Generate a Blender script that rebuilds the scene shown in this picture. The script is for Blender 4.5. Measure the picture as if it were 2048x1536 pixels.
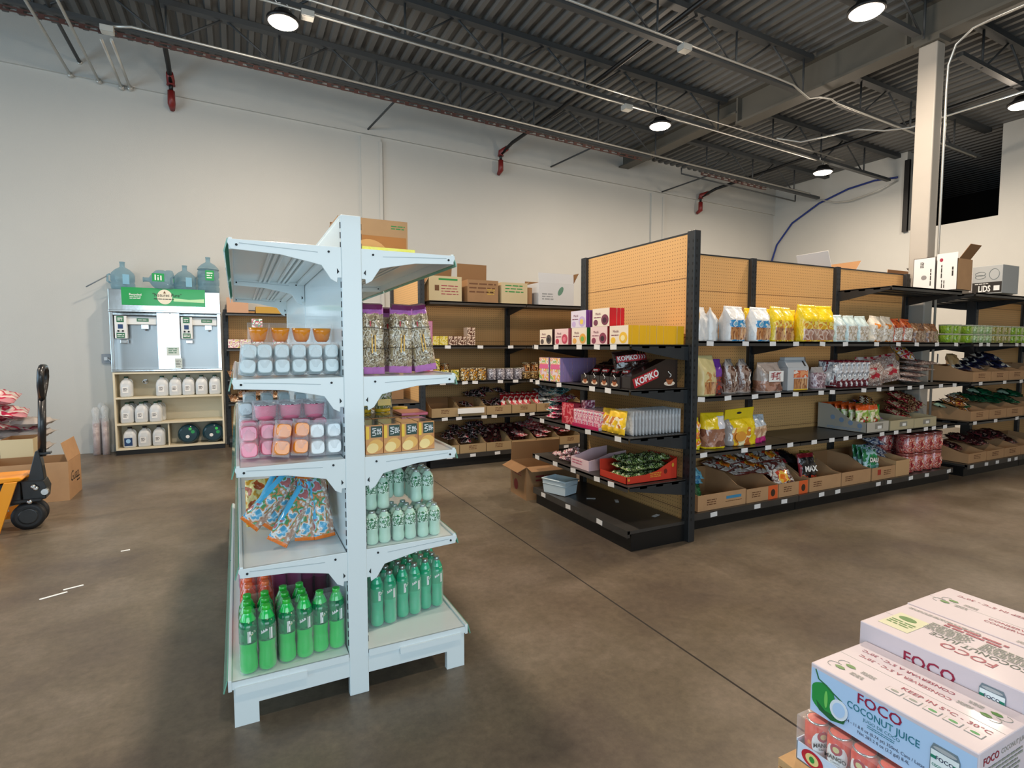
import bpy, math, random
from math import sin, cos, pi, radians as R, sqrt
from mathutils import Matrix, Vector, Euler
random.seed(7)
for o in list(bpy.data.objects): bpy.data.objects.remove(o)
SC = bpy.context.scene; C = SC.collection

# ------------------------------------------------------------------ camera, world, lights, exposure
cam = bpy.data.cameras.new('camera'); camo = bpy.data.objects.new('camera', cam); C.objects.link(camo)
cam.sensor_width = 36; cam.lens = 36*1103/2048; cam.clip_start = .02
camo.location = (0, 0, 1.35); camo.rotation_euler = (R(90-3.85), 0, R(-26.5)); SC.camera = camo
SC.view_settings.view_transform = 'Standard'; SC.view_settings.look = 'None'
SC.view_settings.exposure = -0.25; SC.view_settings.gamma = 1; SC.view_settings.use_curve_mapping = False
w = bpy.data.worlds.new('world'); SC.world = w; w.use_nodes = True
w.node_tree.nodes['Background'].inputs[0].default_value = (.62, .8, 1, 1); w.node_tree.nodes['Background'].inputs[1].default_value = .25

def area(name, loc, rot, sx, sy, power, col, shape='RECTANGLE'):
    l = bpy.data.lights.new(name, 'AREA'); l.shape = shape; l.size = sx
    if shape == 'RECTANGLE': l.size_y = sy
    l.energy = power; l.color = col
    o = bpy.data.objects.new(name, l); C.objects.link(o); o.location = loc; o.rotation_euler = rot; return o
DAY = (.55, .80, 1.0)
area('window_daylight', (-5.35, 3.6, 1.75), (0, R(-90), 0), 2.7, 5.6, 225, DAY)          # shop windows of the left wall
area('window_daylight', (-5.35, -1.6, 1.75), (0, R(-90), 0), 2.7, 2.6, 75, DAY)
area('window_daylight', (.3, -3.85, 1.75), (R(90), 0, 0), 5.6, 2.7, 255, (.70, .88, 1.0))           # glazed front behind the camera
LAMP_POWER = 110; LAMP_COL = (1, .83, .66)

# ------------------------------------------------------------------ helpers
def lin(h):
    h = h.lstrip('#'); r = [int(h[i:i+2], 16)/255 for i in (0, 2, 4)]
    return tuple(((c+.055)/1.055)**2.4 if c > .04045 else c/12.92 for c in r) + (1,)
MATS = {}
def mat(name, col='#888888', rough=.5, metal=0, coat=0, bump=0, bscale=40, emit=None, estr=0, var=0, vscale=3, trans=0):
    if name in MATS: return MATS[name]
    m = bpy.data.materials.new(name); m.use_nodes = True; nt = m.node_tree; b = nt.nodes['Principled BSDF']
    b.inputs['Base Color'].default_value = lin(col); b.inputs['Roughness'].default_value = rough
    b.inputs['Metallic'].default_value = metal; b.inputs['Coat Weight'].default_value = coat; b.inputs['Coat Roughness'].default_value = .08
    b.inputs['Transmission Weight'].default_value = trans
    if emit: b.inputs['Emission Color'].default_value = lin(emit); b.inputs['Emission Strength'].default_value = estr
    tc = None
    if bump or var: tc = nt.nodes.new('ShaderNodeTexCoord')
    if var:
        n = nt.nodes.new('ShaderNodeTexNoise'); n.inputs['Scale'].default_value = vscale; n.inputs['Detail'].default_value = 6
        nt.links.new(tc.outputs['Object'], n.inputs['Vector'])
        mx = nt.nodes.new('ShaderNodeMix'); mx.data_type = 'RGBA'; mx.blend_type = 'MULTIPLY'; mx.inputs[0].default_value = 1
        r = nt.nodes.new('ShaderNodeMapRange'); r.inputs[1].default_value = .3; r.inputs[2].default_value = .7
        r.inputs[3].default_value = 1-var; r.inputs[4].default_value = 1+var*.4
        nt.links.new(n.outputs[0], r.inputs[0]); mx.inputs[6].default_value = lin(col)
        nt.links.new(r.outputs[0], mx.inputs[7]); nt.links.new(mx.outputs[2], b.inputs['Base Color'])
    if bump:
        n = nt.nodes.new('ShaderNodeTexNoise'); n.inputs['Scale'].default_value = bscale; n.inputs['Detail'].default_value = 3
        bp = nt.nodes.new('ShaderNodeBump'); bp.inputs['Strength'].default_value = bump; bp.inputs['Distance'].default_value = .01
        nt.links.new(tc.outputs['Object'], n.inputs['Vector']); nt.links.new(n.outputs[0], bp.inputs['Height']); nt.links.new(bp.outputs[0], b.inputs['Normal'])
    MATS[name] = m; return m
def patch(name, cols, scale=30, rough=.25, coat=.4, bump=.5, bscale=60, stretch=(1, 1, 1), metal=0):
    """printed packaging: irregular areas of the given colours (constant ramp over cell noise), crinkle bump"""
    if name in MATS: return MATS[name]
    m = mat(name, cols[0], rough, metal, coat, bump, bscale); nt = m.node_tree; b = nt.nodes['Principled BSDF']
    tc = nt.nodes.new('ShaderNodeTexCoord'); mp = nt.nodes.new('ShaderNodeMapping'); mp.inputs['Scale'].default_value = stretch
    nz = nt.nodes.new('ShaderNodeTexNoise'); nz.inputs['Scale'].default_value = scale; nz.inputs['Detail'].default_value = 1.5
    cr = nt.nodes.new('ShaderNodeValToRGB'); cr.color_ramp.interpolation = 'CONSTANT'
    nt.links.new(tc.outputs['Object'], mp.inputs[0]); nt.links.new(mp.outputs[0], nz.inputs['Vector']); nt.links.new(nz.outputs[0], cr.inputs[0])
    e = cr.color_ramp.elements; n = len(cols)
    for i, c in enumerate(cols):
        p = 0 if i == 0 else .34+.32*i/n
        if i < 2: el = e[i]; el.position = p
        else: el = e.new(p)
        el.color = lin(c)
    nt.links.new(cr.outputs[0], b.inputs['Base Color']); return m
def film(name, tint='#ffffff', clear=.8, rough=.08, body='#ffffff', bump=.6, bscale=35):
    """thin clear plastic: mostly see-through, with a glossy skin and a little body colour"""
    if name in MATS: return MATS[name]
    m = bpy.data.materials.new(name); m.use_nodes = True; nt = m.node_tree; nt.nodes.clear()
    out = nt.nodes.new('ShaderNodeOutputMaterial'); t = nt.nodes.new('ShaderNodeBsdfTransparent'); t.inputs[0].default_value = lin(tint)
    p = nt.nodes.new('ShaderNodeBsdfPrincipled'); p.inputs['Base Color'].default_value = lin(body); p.inputs['Roughness'].default_value = rough
    p.inputs['Coat Weight'].default_value = .5
    mx = nt.nodes.new('ShaderNodeMixShader'); lw = nt.nodes.new('ShaderNodeLayerWeight'); lw.inputs[0].default_value = .35
    mr = nt.nodes.new('ShaderNodeMapRange'); mr.inputs[3].default_value = 1-clear; mr.inputs[4].default_value = min(1, 1.35-clear)
    nt.links.new(lw.outputs['Facing'], mr.inputs[0]); nt.links.new(mr.outputs[0], mx.inputs[0])
    nt.links.new(t.outputs[0], mx.inputs[1]); nt.links.new(p.outputs[0], mx.inputs[2]); nt.links.new(mx.outputs[0], out.inputs[0])
    if bump:
        tc = nt.nodes.new('ShaderNodeTexCoord'); n = nt.nodes.new('ShaderNodeTexNoise'); n.inputs['Scale'].default_value = bscale
        bp = nt.nodes.new('ShaderNodeBump'); bp.inputs['Strength'].default_value = bump; bp.inputs['Distance'].default_value = .01
        nt.links.new(tc.outputs['Object'], n.inputs['Vector']); nt.links.new(n.outputs[0], bp.inputs['Height']); nt.links.new(bp.outputs[0], p.inputs['Normal']); nt.links.new(bp.outputs[0], lw.inputs['Normal'])
    MATS[name] = m; return m

class MB:
    def __init__(s): s.v = []; s.f = []; s.m = []; s.sm = []
    def face(s, idx, mi=0, smooth=False): s.f.append(tuple(idx)); s.m.append(mi); s.sm.append(smooth)
    def add(s, vs, fs, mi=0, smooth=False):
        n = len(s.v); s.v += [tuple(v) for v in vs]
        for f in fs: s.face([i+n for i in f], mi, smooth)
    def box(s, x0, x1, y0, y1, z0, z1, mi=0):
        if isinstance(mi, int): mi = [mi]*6
        n = len(s.v); s.v += [(x, y, z) for z in (z0, z1) for y in (y0, y1) for x in (x0, x1)]
        for k, f in enumerate(((0, 2, 3, 1), (4, 5, 7, 6), (0, 1, 5, 4), (2, 6, 7, 3), (0, 4, 6, 2), (1, 3, 7, 5))):   # bottom top -y +y -x +x
            s.face([n+i for i in f], mi[k])
        return s
    def prism(s, prof, axis, a, b, mi=0):
        """profile polygon (p,q) pulled along axis from a to b; axis x:(y,z) y:(x,z) z:(x,y)"""
        def P(p, q, t): return {'x': (t, p, q), 'y': (p, t, q), 'z': (p, q, t)}[axis]
        n = len(s.v); k = len(prof)
        s.v += [P(p, q, a) for p, q in prof] + [P(p, q, b) for p, q in prof]
        s.face(range(n+k-1, n-1, -1), mi); s.face(range(n+k, n+2*k), mi)
        for i in range(k): j = (i+1) % k; s.face((n+i, n+j, n+k+j, n+k+i), mi)
        return s
    def tube(s, pts, r, seg=8, mi=0, cap=True):
        pts = [Vector(p) for p in pts]; n0 = len(s.v); u = None
        for i, p in enumerate(pts):
            d = (pts[min(i+1, len(pts)-1)]-pts[max(i-1, 0)]).normalized()
            if u is None: u = d.orthogonal().normalized()
            u = (u-d*u.dot(d)).normalized(); w = d.cross(u); rr = r[i] if isinstance(r, (list, tuple)) else r
            for k in range(seg):
                a = 2*pi*k/seg; s.v.append(tuple(p+(u*cos(a)+w*sin(a))*rr))
        for i in range(len(pts)-1):
            for k in range(seg):
                a = n0+i*seg+k; b = n0+i*seg+(k+1) % seg; s.face((a, b, b+seg, a+seg), mi, True)
        if cap:
            s.face(range(n0+seg-1, n0-1, -1), mi); s.face(range(n0+(len(pts)-1)*seg, n0+len(pts)*seg), mi)
        return s
    def lathe(s, prof, c=(0, 0, 0), seg=20, axis='z', mi=0, sq=0):
        """profile (r,z[,material]); sq>0 squares the section"""
        n0 = len(s.v)
        for pr in prof:
            r, z = pr[0], pr[1]
            for k in range(seg):
                a = 2*pi*k/seg; q = 1
                if sq: q = 1/((abs(cos(a))**sq+abs(sin(a))**sq)**(1/sq))
                x, y = r*q*cos(a), r*q*sin(a)
                p = (x, y, z) if axis == 'z' else ((x, -z, y) if axis == 'y' else (z, x, y))
                s.v.append((p[0]+c[0], p[1]+c[1], p[2]+c[2]))
        for i in range(len(prof)-1):
            m_ = prof[i][2] if len(prof[i]) > 2 else mi
            for k in range(seg):
                a = n0+i*seg+k; b = n0+i*seg+(k+1) % seg; s.face((a, b, b+seg, a+seg), m_, True)
        s.face(range(n0+seg-1, n0-1, -1), prof[0][2] if len(prof[0]) > 2 else mi); l = n0+(len(prof)-1)*seg
        s.face(range(l, l+seg), prof[-1][2] if len(prof[-1]) > 2 else mi); return s
    def xf(s, M, start=0):
        for i in range(start, len(s.v)): s.v[i] = tuple(M @ Vector(s.v[i]))
        return s
    def mesh(s, name, mats):
        me = bpy.data.meshes.new(name); me.from_pydata(s.v, [], s.f)
        for m in (mats if isinstance(mats, (list, tuple)) else [mats]): me.materials.append(m)
        me.polygons.foreach_set('material_index', s.m); me.polygons.foreach_set('use_smooth', s.sm); me.update(); return me
    def build(s, name, mats, parent=None, loc=None, bevel=0):
        o = bpy.data.objects.new(name, s.mesh(name, mats)); C.objects.link(o); o.parent = parent
        if loc: o.location = loc
        if bevel:
            b = o.modifiers.new('bevel', 'BEVEL'); b.width = bevel; b.segments = 2; b.limit_method = 'ANGLE'
        return o
def link(name, me, parent=None, loc=(0, 0, 0), rot=(0, 0, 0)):
    o = bpy.data.objects.new(name, me); C.objects.link(o); o.parent = parent; o.location = loc; o.rotation_euler = rot; return o
LABELS = {}
def tag(o, label, cat, group=None, kind=None):
    if label in LABELS: print('DUP LABEL', label)
    LABELS[label] = 1
    o['label'] = label; o['category'] = cat
    if group: o['group'] = group
    if kind: o['kind'] = kind
    return o
def thing(name, label, cat, loc=(0, 0, 0), rot=(0, 0, 0), group=None):
    o = bpy.data.objects.new(name, None); C.objects.link(o); o.empty_display_size = .05
    o.location = loc; o.rotation_euler = rot
    if label: tag(o, label, cat, group)
    else: o['category'] = cat
    return o
def struct(o): o['kind'] = 'structure'; return o
KIDS = {}
def dup(root, loc, rot, label, group=None):
    def cp(o, par):
        c = o.copy(); C.objects.link(c); c.parent = par
        for ch in o.children: cp(ch, c)
        return c
    r = cp(root, None); r.location = loc; r.rotation_euler = rot
    tag(r, label, r['category'], group); return r
class Proto:
    """first placement moves the source itself, the next ones copy it with its parts"""
    def __init__(s, maker): s.maker = maker; s.root = None
    def put(s, loc, label, group=None, rot=(0, 0, 0)):
        if s.root is None:
            s.root = s.maker(); r = s.root; r['movable'] = 1 if any(k in r.name for k in ('pack', 'bag', 'tub', 'pudding', 'jug', 'basket', 'can', 'box')) and 'juice' not in r.name and r.name != 'gift_bread_box' else 0; r.location = loc; r.rotation_euler = rot; tag(r, label, r['category'], group); return r
        return dup(s.root, loc, rot, label, group)
ORD = 'first second third fourth fifth sixth seventh eighth ninth tenth eleventh twelfth thirteenth fourteenth fifteenth sixteenth seventeenth eighteenth nineteenth twentieth'.split()
TXT = {}
def text(s, size, m, parent, o, right=(1, 0, 0), up=(0, 0, 1), name='lettering', sx=1, align='CENTER', bold=0, shear=0):
    """flat printed lettering: o = point on the surface (slightly proud), right and up = its directions"""
    k = (s, align, bold, shear)
    if k not in TXT:
        cu = bpy.data.curves.new('t', 'FONT'); cu.body = s; cu.size = 1; cu.align_x = align; cu.align_y = 'CENTER'; cu.offset = bold; cu.shear = shear; cu.resolution_u = 2
        ob = bpy.data.objects.new('t', cu); C.objects.link(ob); bpy.context.view_layer.update()
        TXT[k] = bpy.data.meshes.new_from_object(ob.evaluated_get(bpy.context.evaluated_depsgraph_get())); bpy.data.objects.remove(ob)
    me = TXT[k].copy(); me.materials.clear(); me.materials.append(m)
    r = Vector(right).normalized(); u = Vector(up).normalized(); n = r.cross(u)
    M = Matrix(((r.x, u.x, n.x, o[0]), (r.y, u.y, n.y, o[1]), (r.z, u.z, n.z, o[2]), (0, 0, 0, 1))) @ Matrix.Diagonal((size*sx, size, 1, 1))
    me.transform(M); return link(name, me, parent)
def decal(parent, name, m, o, right, up, w, h, t=.0006, shape='rect', seg=24, pts=None):
    """thin printed patch lying on a surface: rect, ellipse or free outline (in w,h units)"""
    r = Vector(right).normalized(); u = Vector(up).normalized(); n = r.cross(u)
    if pts is None:
        pts = [(-.5, -.5), (.5, -.5), (.5, .5), (-.5, .5)] if shape == 'rect' else [(.5*cos(2*pi*i/seg), .5*sin(2*pi*i/seg)) for i in range(seg)]
    b = MB(); k = len(pts); O = Vector(o)
    b.v = [tuple(O+r*p*w+u*q*h) for p, q in pts]+[tuple(O+r*p*w+u*q*h+n*t) for p, q in pts]
    b.face(range(k-1, -1, -1)); b.face(range(k, 2*k))
    for i in range(k): j = (i+1) % k; b.face((i, j, k+j, k+i))
    return b.build(name, m, parent)

# ------------------------------------------------------------------ materials
white_paint = mat('white_steel', '#e2ebec', .32, coat=.3)
wall_m = mat('wall_paint', '#c0c0bb', .75, bump=.12, bscale=120, var=.03, vscale=1.2)
dark_steel = mat('dark_steel', '#34373a', .42, metal=.3, var=.15, vscale=8)
black_m = mat('black_plastic', '#0e0f10', .45)
shelf_grey = mat('shelf_grey', '#4a4846', .35, metal=.35, var=.2, vscale=5)
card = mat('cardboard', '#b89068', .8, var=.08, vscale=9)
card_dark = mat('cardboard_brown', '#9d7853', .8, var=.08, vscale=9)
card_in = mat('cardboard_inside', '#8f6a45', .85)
card_white = mat('white_cardboard', '#e4e1df', .6)
ink = mat('black_ink', '#26221f', .6); ink_red = mat('red_ink', '#9c2440', .5); ink_brown = mat('brown_ink', '#6b4428', .7)
paper = mat('paper_white', '#eeeeec', .6); green_print = mat('green_print', '#1f8a3f', .5); teal_print = mat('teal_print', '#14767a', .5)
red_print = mat('red_print', '#b5202c', .4); yellow_print = mat('yellow_print', '#f2c62b', .35, coat=.3)
steel = mat('stainless_steel', '#c9cccd', .22, metal=.95, bump=.05, bscale=8)
chrome = mat('chrome', '#d8d8d8', .12, metal=1)
clear = film('clear_film', clear=.84); clear_soft = film('clear_film_soft', clear=.7, body='#e8ecee')
galv = mat('galvanised_pipe', '#c9c9c4', .35, metal=.6)
joist_m = mat('joist_paint', '#3a3e41', .55)
deck_m = mat('roof_deck', '#5f605f', .6, var=.1, vscale=2)
beam_m = mat('beam_paint', '#5b5952', .6, var=.05, vscale=2)

def lines(parent, m, o, right, up, w, n, pitch, fill=.45, name='small_print', seed=1, ragged=True):
    """rows of print too small to read: broken strokes"""
    rng = random.Random(seed); r = Vector(right).normalized(); u = Vector(up).normalized(); nn = r.cross(u); b = MB(); O = Vector(o)
    for k in range(n):
        x = -w/2; y = ((n-1)/2-k)*pitch; end = w/2*(1-(rng.random()*.3 if ragged else 0))
        while x < end:
            l = min(rng.uniform(.8, 2.6)*pitch, end-x)
            q = [O+r*a+u*c+nn*.0004 for a, c in ((x, y-pitch*fill/2), (x+l, y-pitch*fill/2), (x+l, y+pitch*fill/2), (x, y+pitch*fill/2))]
            b.add(q, [(0, 1, 2, 3)]); x += l+pitch*.35
    o_ = b.build(name, m, parent); o_['kind'] = 'stuff'; return o_
# ------------------------------------------------------------------ the room
def concrete():
    m = bpy.data.materials.new('concrete_floor'); m.use_nodes = True; nt = m.node_tree; b = nt.nodes['Principled BSDF']
    tc = nt.nodes.new('ShaderNodeTexCoord')
    def noise(s, d=5, rough=.6):
        n = nt.nodes.new('ShaderNodeTexNoise'); n.inputs['Scale'].default_value = s; n.inputs['Detail'].default_value = d; n.inputs['Roughness'].default_value = rough
        nt.links.new(tc.outputs['Object'], n.inputs['Vector']); return n
    a = noise(1.1, 6, .62); r = nt.nodes.new('ShaderNodeValToRGB'); cr = r.color_ramp; cr.elements[0].color = lin('#544b43'); cr.elements[1].color = lin('#796d62')
    cr.elements[0].position = .34; cr.elements[1].position = .66; e = cr.elements.new(.5); e.color = lin('#665c4f'); nt.links.new(a.outputs[0], r.inputs[0])
    c = noise(26, 9, .75); mr = nt.nodes.new('ShaderNodeMapRange'); mr.inputs[1].default_value = .3; mr.inputs[2].default_value = .7; mr.inputs[3].default_value = .72; mr.inputs[4].default_value = 1.2
    nt.links.new(c.outputs[0], mr.inputs[0])
    h = noise(.55, 3); hr = nt.nodes.new('ShaderNodeValToRGB'); hr.color_ramp.elements[0].color = (1.03, .99, .95, 1); hr.color_ramp.elements[1].color = (.98, 1.0, .94, 1); hr.color_ramp.elements[0].position = .4; hr.color_ramp.elements[1].position = .6; nt.links.new(h.outputs[0], hr.inputs[0])
    m0 = nt.nodes.new('ShaderNodeMix'); m0.data_type = 'RGBA'; m0.blend_type = 'MULTIPLY'; m0.inputs[0].default_value = 1; nt.links.new(r.outputs[0], m0.inputs[6]); nt.links.new(hr.outputs[0], m0.inputs[7])
    mx = nt.nodes.new('ShaderNodeMix'); mx.data_type = 'RGBA'; mx.blend_type = 'MULTIPLY'; mx.inputs[0].default_value = 1
    nt.links.new(m0.outputs[2], mx.inputs[6]); nt.links.new(mr.outputs[0], mx.inputs[7]); nt.links.new(mx.outputs[2], b.inputs['Base Color'])
    d = noise(3, 6); mr2 = nt.nodes.new('ShaderNodeMapRange'); mr2.inputs[3].default_value = .22; mr2.inputs[4].default_value = .5
    nt.links.new(d.outputs[0], mr2.inputs[0]); nt.links.new(mr2.outputs[0], b.inputs['Roughness'])
    bp = nt.nodes.new('ShaderNodeBump'); bp.inputs['Strength'].default_value = .06; nt.links.new(c.outputs[0], bp.inputs['Height']); nt.links.new(bp.outputs[0], b.inputs['Normal'])
    return m
floor_m = concrete()
crack_m = mat('joint_dark', '#2a2520', .9)  # dark colour of the saw-cut floor joint
b = MB(); b.box(-5.6, 15, -4.1, 8.75, -.1, 0); struct(b.build('floor', floor_m))
b = MB(); b.box(1.743, 1.751, -4, 8.6, .0, .0012); struct(b.build('trim_1', crack_m))     # saw-cut joint
YB = 8.6
def ztop(x): return 5.13-.03*x
# walls
b = MB(); b.box(-5.6, 11.0, YB, YB+.2, 0, 5.4)
b.prism([(-5.6, 4.75), (10.8, 4.27), (10.8, 5.3), (-5.6, 5.3)], 'y', YB-.04, YB+.01)             # upper part stands slightly proud
for x0, x1 in ((1.75, 2.05), (7.30, 7.60)): b.box(x0, x1, YB-.035, YB+.01, 0, 4.5-.03*x0+.05); b.box(x1-.03, x1+.015, YB-.05, YB, 0, 4.5-.03*x0)
struct(b.build('wall_back', wall_m))
b = MB(); b.box(-1.7, 10.8, YB-.012, YB, 0, .1); struct(b.build('baseboard_back', mat('base_paint', '#c3c6c4', .6)))
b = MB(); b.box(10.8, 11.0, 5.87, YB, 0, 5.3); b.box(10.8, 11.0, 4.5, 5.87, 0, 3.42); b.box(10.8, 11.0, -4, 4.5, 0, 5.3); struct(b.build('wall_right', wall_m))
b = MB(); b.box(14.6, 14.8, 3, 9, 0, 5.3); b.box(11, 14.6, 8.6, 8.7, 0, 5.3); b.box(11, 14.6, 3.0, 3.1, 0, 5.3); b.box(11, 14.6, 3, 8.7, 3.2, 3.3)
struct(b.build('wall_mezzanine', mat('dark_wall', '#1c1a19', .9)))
b = MB(); b.box(-5.6, -5.4, 6.5, YB, 0, 5.4); b.box(-5.6, -5.4, -.25, .75, 0, 5.4); b.box(-5.6, -5.4, -4, -3, 0, 5.4)
b.box(-5.6, -5.4, -4, YB, 3.15, 5.4); b.box(-5.6, -5.4, -4, YB, 0, .35); struct(b.build('wall_left', wall_m))
b = MB(); b.box(-5.6, -2.6, -4.1, -3.9, 0, 5.4); b.box(3.2, 11, -4.1, -3.9, 0, 5.4); b.box(-5.6, 11, -4.1, -3.9, 3.15, 5.4); b.box(-5.6, 11, -4.1, -3.9, 0, .35); struct(b.build('wall_front', wall_m))
b = MB(); b.box(-5.52, -5.48, 3.6, 3.66, .35, 3.15); b.box(-5.52, -5.48, .75, 6.5, 2.3, 2.36); struct(b.build('window_1', dark_steel))
b = MB(); b.box(.28, .34, -4.02, -3.98, .35, 3.15); b.box(-2.6, 3.2, -4.02, -3.98, 2.3, 2.36); struct(b.build('window_2', dark_steel))
# corrugated roof deck, ribs along Y
b = MB(); prof = []; x = -5.6; p = .15
while x < 15:
    z = ztop(x)+.012
    prof += [(x, z), (x+.055, z), (x+.075, z+.05), (x+.13, z+.05)]; x += p
n = len(prof); b.v = [(px, -4.1, pz) for px, pz in prof]+[(px, YB+.2, pz) for px, pz in prof]
for i in range(n-1): b.face((i, i+1, n+i+1, n+i))
b.box(-5.6, 15, -4.1, YB+.2, 5.4, 5.45)
struct(b.build('ceiling', deck_m))
# open-web joists along X, under the deck
def joist(Y, x0, x1, label, z0=0, end_left=False):
    t = thing('roof_joist', label, 'joist', (x0, Y, ztop(x0)), group='open web joists under the roof deck')
    sl = -.03; sb = -.036
    def zt(x): return ztop(x)
    def zb(x): return 4.70-.036*x
    def L(x, y, z): return (x-x0, y, z-ztop(x0))
    def bar(name, xa, za, xb, zb_, hw, hh, m=joist_m):
        q = MB(); q.v = [L(x, y, z+dz) for x, z in ((xa, za), (xb, zb_)) for y, dz in ((-hw, -hh), (hw, -hh), (hw, hh), (-hw, hh))]
        for f in ((0, 1, 2, 3), (7, 6, 5, 4), (0, 4, 5, 1), (1, 5, 6, 2), (2, 6, 7, 3), (3, 7, 4, 0)): q.face(f)
        return q.build(name, m, t)
    bar('top_chord', x0, zt(x0)-.03, x1, zt(x1)-.03, .05, .03)
    bar('bottom_chord', x0+.3, zb(x0)+.02, x1-.25, zb(x1)+.02, .035, .022)
    k = math.ceil((x0-.57+.3)/1.155); xx = .57+1.155*k; web = MB()
    while xx < x1-.1:
        web.tube([L(xx, 0, zb(xx)), L(xx, 0, zt(xx)-.04)], .013, 6)
        if xx+1.155 < x1: web.tube([L(xx+.06, 0, zb(xx)+.03), L(xx+.5775, 0, zt(xx)-.05)], .012, 6); web.tube([L(xx+.5775, 0, zt(xx)-.05), L(xx+1.1, 0, zb(xx+1.1)+.03)], .012, 6)
        xx += 1.155
    web.build('web', joist_m, t)
for Y, n in ((7.37, 'nearest the back wall'), (6.03, 'second from the back wall'), (4.69, 'third from the back wall'), (3.35, 'fourth from the back wall'), (2.0, 'fifth from the back wall')):
    joist(Y, -5.4, 6.47, 'dark web joist left of the beam, '+n)
    joist(Y, 6.73, 10.8, 'dark web joist right of the beam, '+n)
for Y, n in ((.65, 'over the camera'), (-.7, 'just behind the camera'), (-2.05, 'farthest behind the camera')): joist(Y, -5.4, 6.47, 'dark web joist %s, out of the picture' % n)
# main beam (deeper near the column) and column
BX0, BX1 = 6.49, 6.71; bc = (BX0+BX1)/2
b = MB()
b.box(bc-.012, bc+.012, 5.85, YB-.05, 4.71, 4.93); b.box(BX0, BX1, 5.85, YB-.05, 4.69, 4.715); b.box(BX0, BX1, 5.85, YB-.05, 4.9, 4.925)
b.box(bc-.012, bc+.012, -3.9, 5.85, 4.55, 4.93); b.box(BX0, BX1, -3.9, 5.85, 4.53, 4.56); b.box(BX0, BX1, -3.9, 5.85, 4.9, 4.925)
b.box(BX0+.02, BX1-.02, 3.6, 3.62, 4.55, 4.92); b.box(BX0+.02, BX1-.02, 5.83, 5.86, 4.55, 4.92)
tag(b.build('roof_beam', beam_m), 'deep grey steel I beam running from the column to the back wall', 'beam')
t = thing('steel_column', 'pale grey square steel column rising between the peg shelving bays', 'column', (6.60, 3.40, 0))
b = MB(); b.box(-.075, .075, -.09, .09, 0, 4.49); b.build('shaft', mat('column_paint', '#aba59c', .5, var=.05), t, bevel=.012)
b = MB(); b.box(-.11, .11, -.12, .12, 4.49, 4.53); b.build('cap_plate', beam_m, t); b = MB(); b.box(-.09, .09, -.11, .11, 0, .012); b.build('base_plate', beam_m, t)
# pipes, conduits, cables
def pipe(name, label, cat, pts, r, m, group=None): return tag(MB().tube(pts, r, 8).build(name, m), label, cat, group)
def zb(x): return 4.70-.036*x
pipe('conduit', 'upper thin silver conduit under the second joist from the back wall', 'conduit', [(-5, 5.97, zb(-5)+.085), (9.2, 5.97, zb(9.2)+.085)], .012, galv)
pipe('conduit', 'lower thin silver conduit under the second joist, feeding the row of lamps', 'conduit', [(-5, 5.95, zb(-5)-.05), (8.7, 5.95, zb(8.7)-.05)], .011, galv)
pipe('conduit', 'silver conduit along the joist nearest the back wall', 'conduit', [(-1.1, 7.31, zb(-1.1)-.02), (-.9, 7.31, zb(-.9)+.03), (10.2, 7.31, zb(10.2)+.03)], .015, galv)
pipe('conduit', 'silver conduit under the third joist, ducking below the main beam', 'conduit', [(-5, 4.64, zb(-5)+.03), (5.7, 4.64, zb(5.7)+.03), (6.1, 4.64, 4.50), (6.4, 4.64, 4.40), (6.62, 4.66, 4.47), (6.85, 4.66, 4.49), (6.95, 4.66, 4.46), (10.4, 4.66, 4.30)], .013, galv)
pipe('conduit', 'silver conduit slanting across the right bay from joist to column', 'conduit', [(7.3, 5.8, 4.45), (7.7, 5.7, 4.43), (7.95, 5.0, 4.42), (8.1, 4.72, 4.33), (8.3, 4.5, 4.33), (8.35, 1.0, 4.33)], .013, galv)
pipe('conduit', 'bright vertical conduit on the column, bending to the beam', 'conduit', [(6.69, 3.29, .02), (6.69, 3.29, 4.0), (6.66, 3.27, 4.25), (6.64, 3.2, 4.42), (6.62, 3.05, 4.50), (6.62, 2.9, 4.51), (6.62, 0, 4.51)], .012, galv)
for i, (x, z, m, r, n) in enumerate(((-1.70, 4.635, galv, .016, 'first'), (-1.60, 4.80, joist_m, .02, 'dark second'), (-1.42, 4.62, galv, .016, 'third'), (-1.19, 4.59, galv, .016, 'fourth'), (-1.10, 4.60, galv, .016, 'fifth'))):
    t = thing('wall_conduit', '%s from the left of five conduits running into the back wall' % n, 'conduit', (x, YB, z), group='conduits into the back wall')
    MB().tube([(0, -.05, 0), (0, -1.2 if i > 2 else -5, .03)], r, 8).build('pipe', m, t); MB().lathe([(.02, 0), (.035, .02), (.03, .05), (.02, .06)], seg=12, axis='y').build('coupling', galv, t)
for x, y, z, n in ((-1.12, 7.33, 4.72, 'on the joist nearest the back wall'), (.72, 5.93, 4.62, 'beside the leftmost lamp'), (4.62, 5.93, 4.47, 'beside the second lamp'), (4.35, 4.62, 4.54, 'under the third joist')):
    t = thing('junction_box', 'small grey junction box '+n, 'electrical box', (x, y, z), group='junction boxes on the conduits')
    MB().box(-.06, .06, -.05, .05, -.06, 0).build('box', mat('box_grey', '#b9bab5', .5), t, bevel=.004); MB().box(-.055, .055, -.045, .045, -.064, -.06).build('cover', galv, t)
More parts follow.
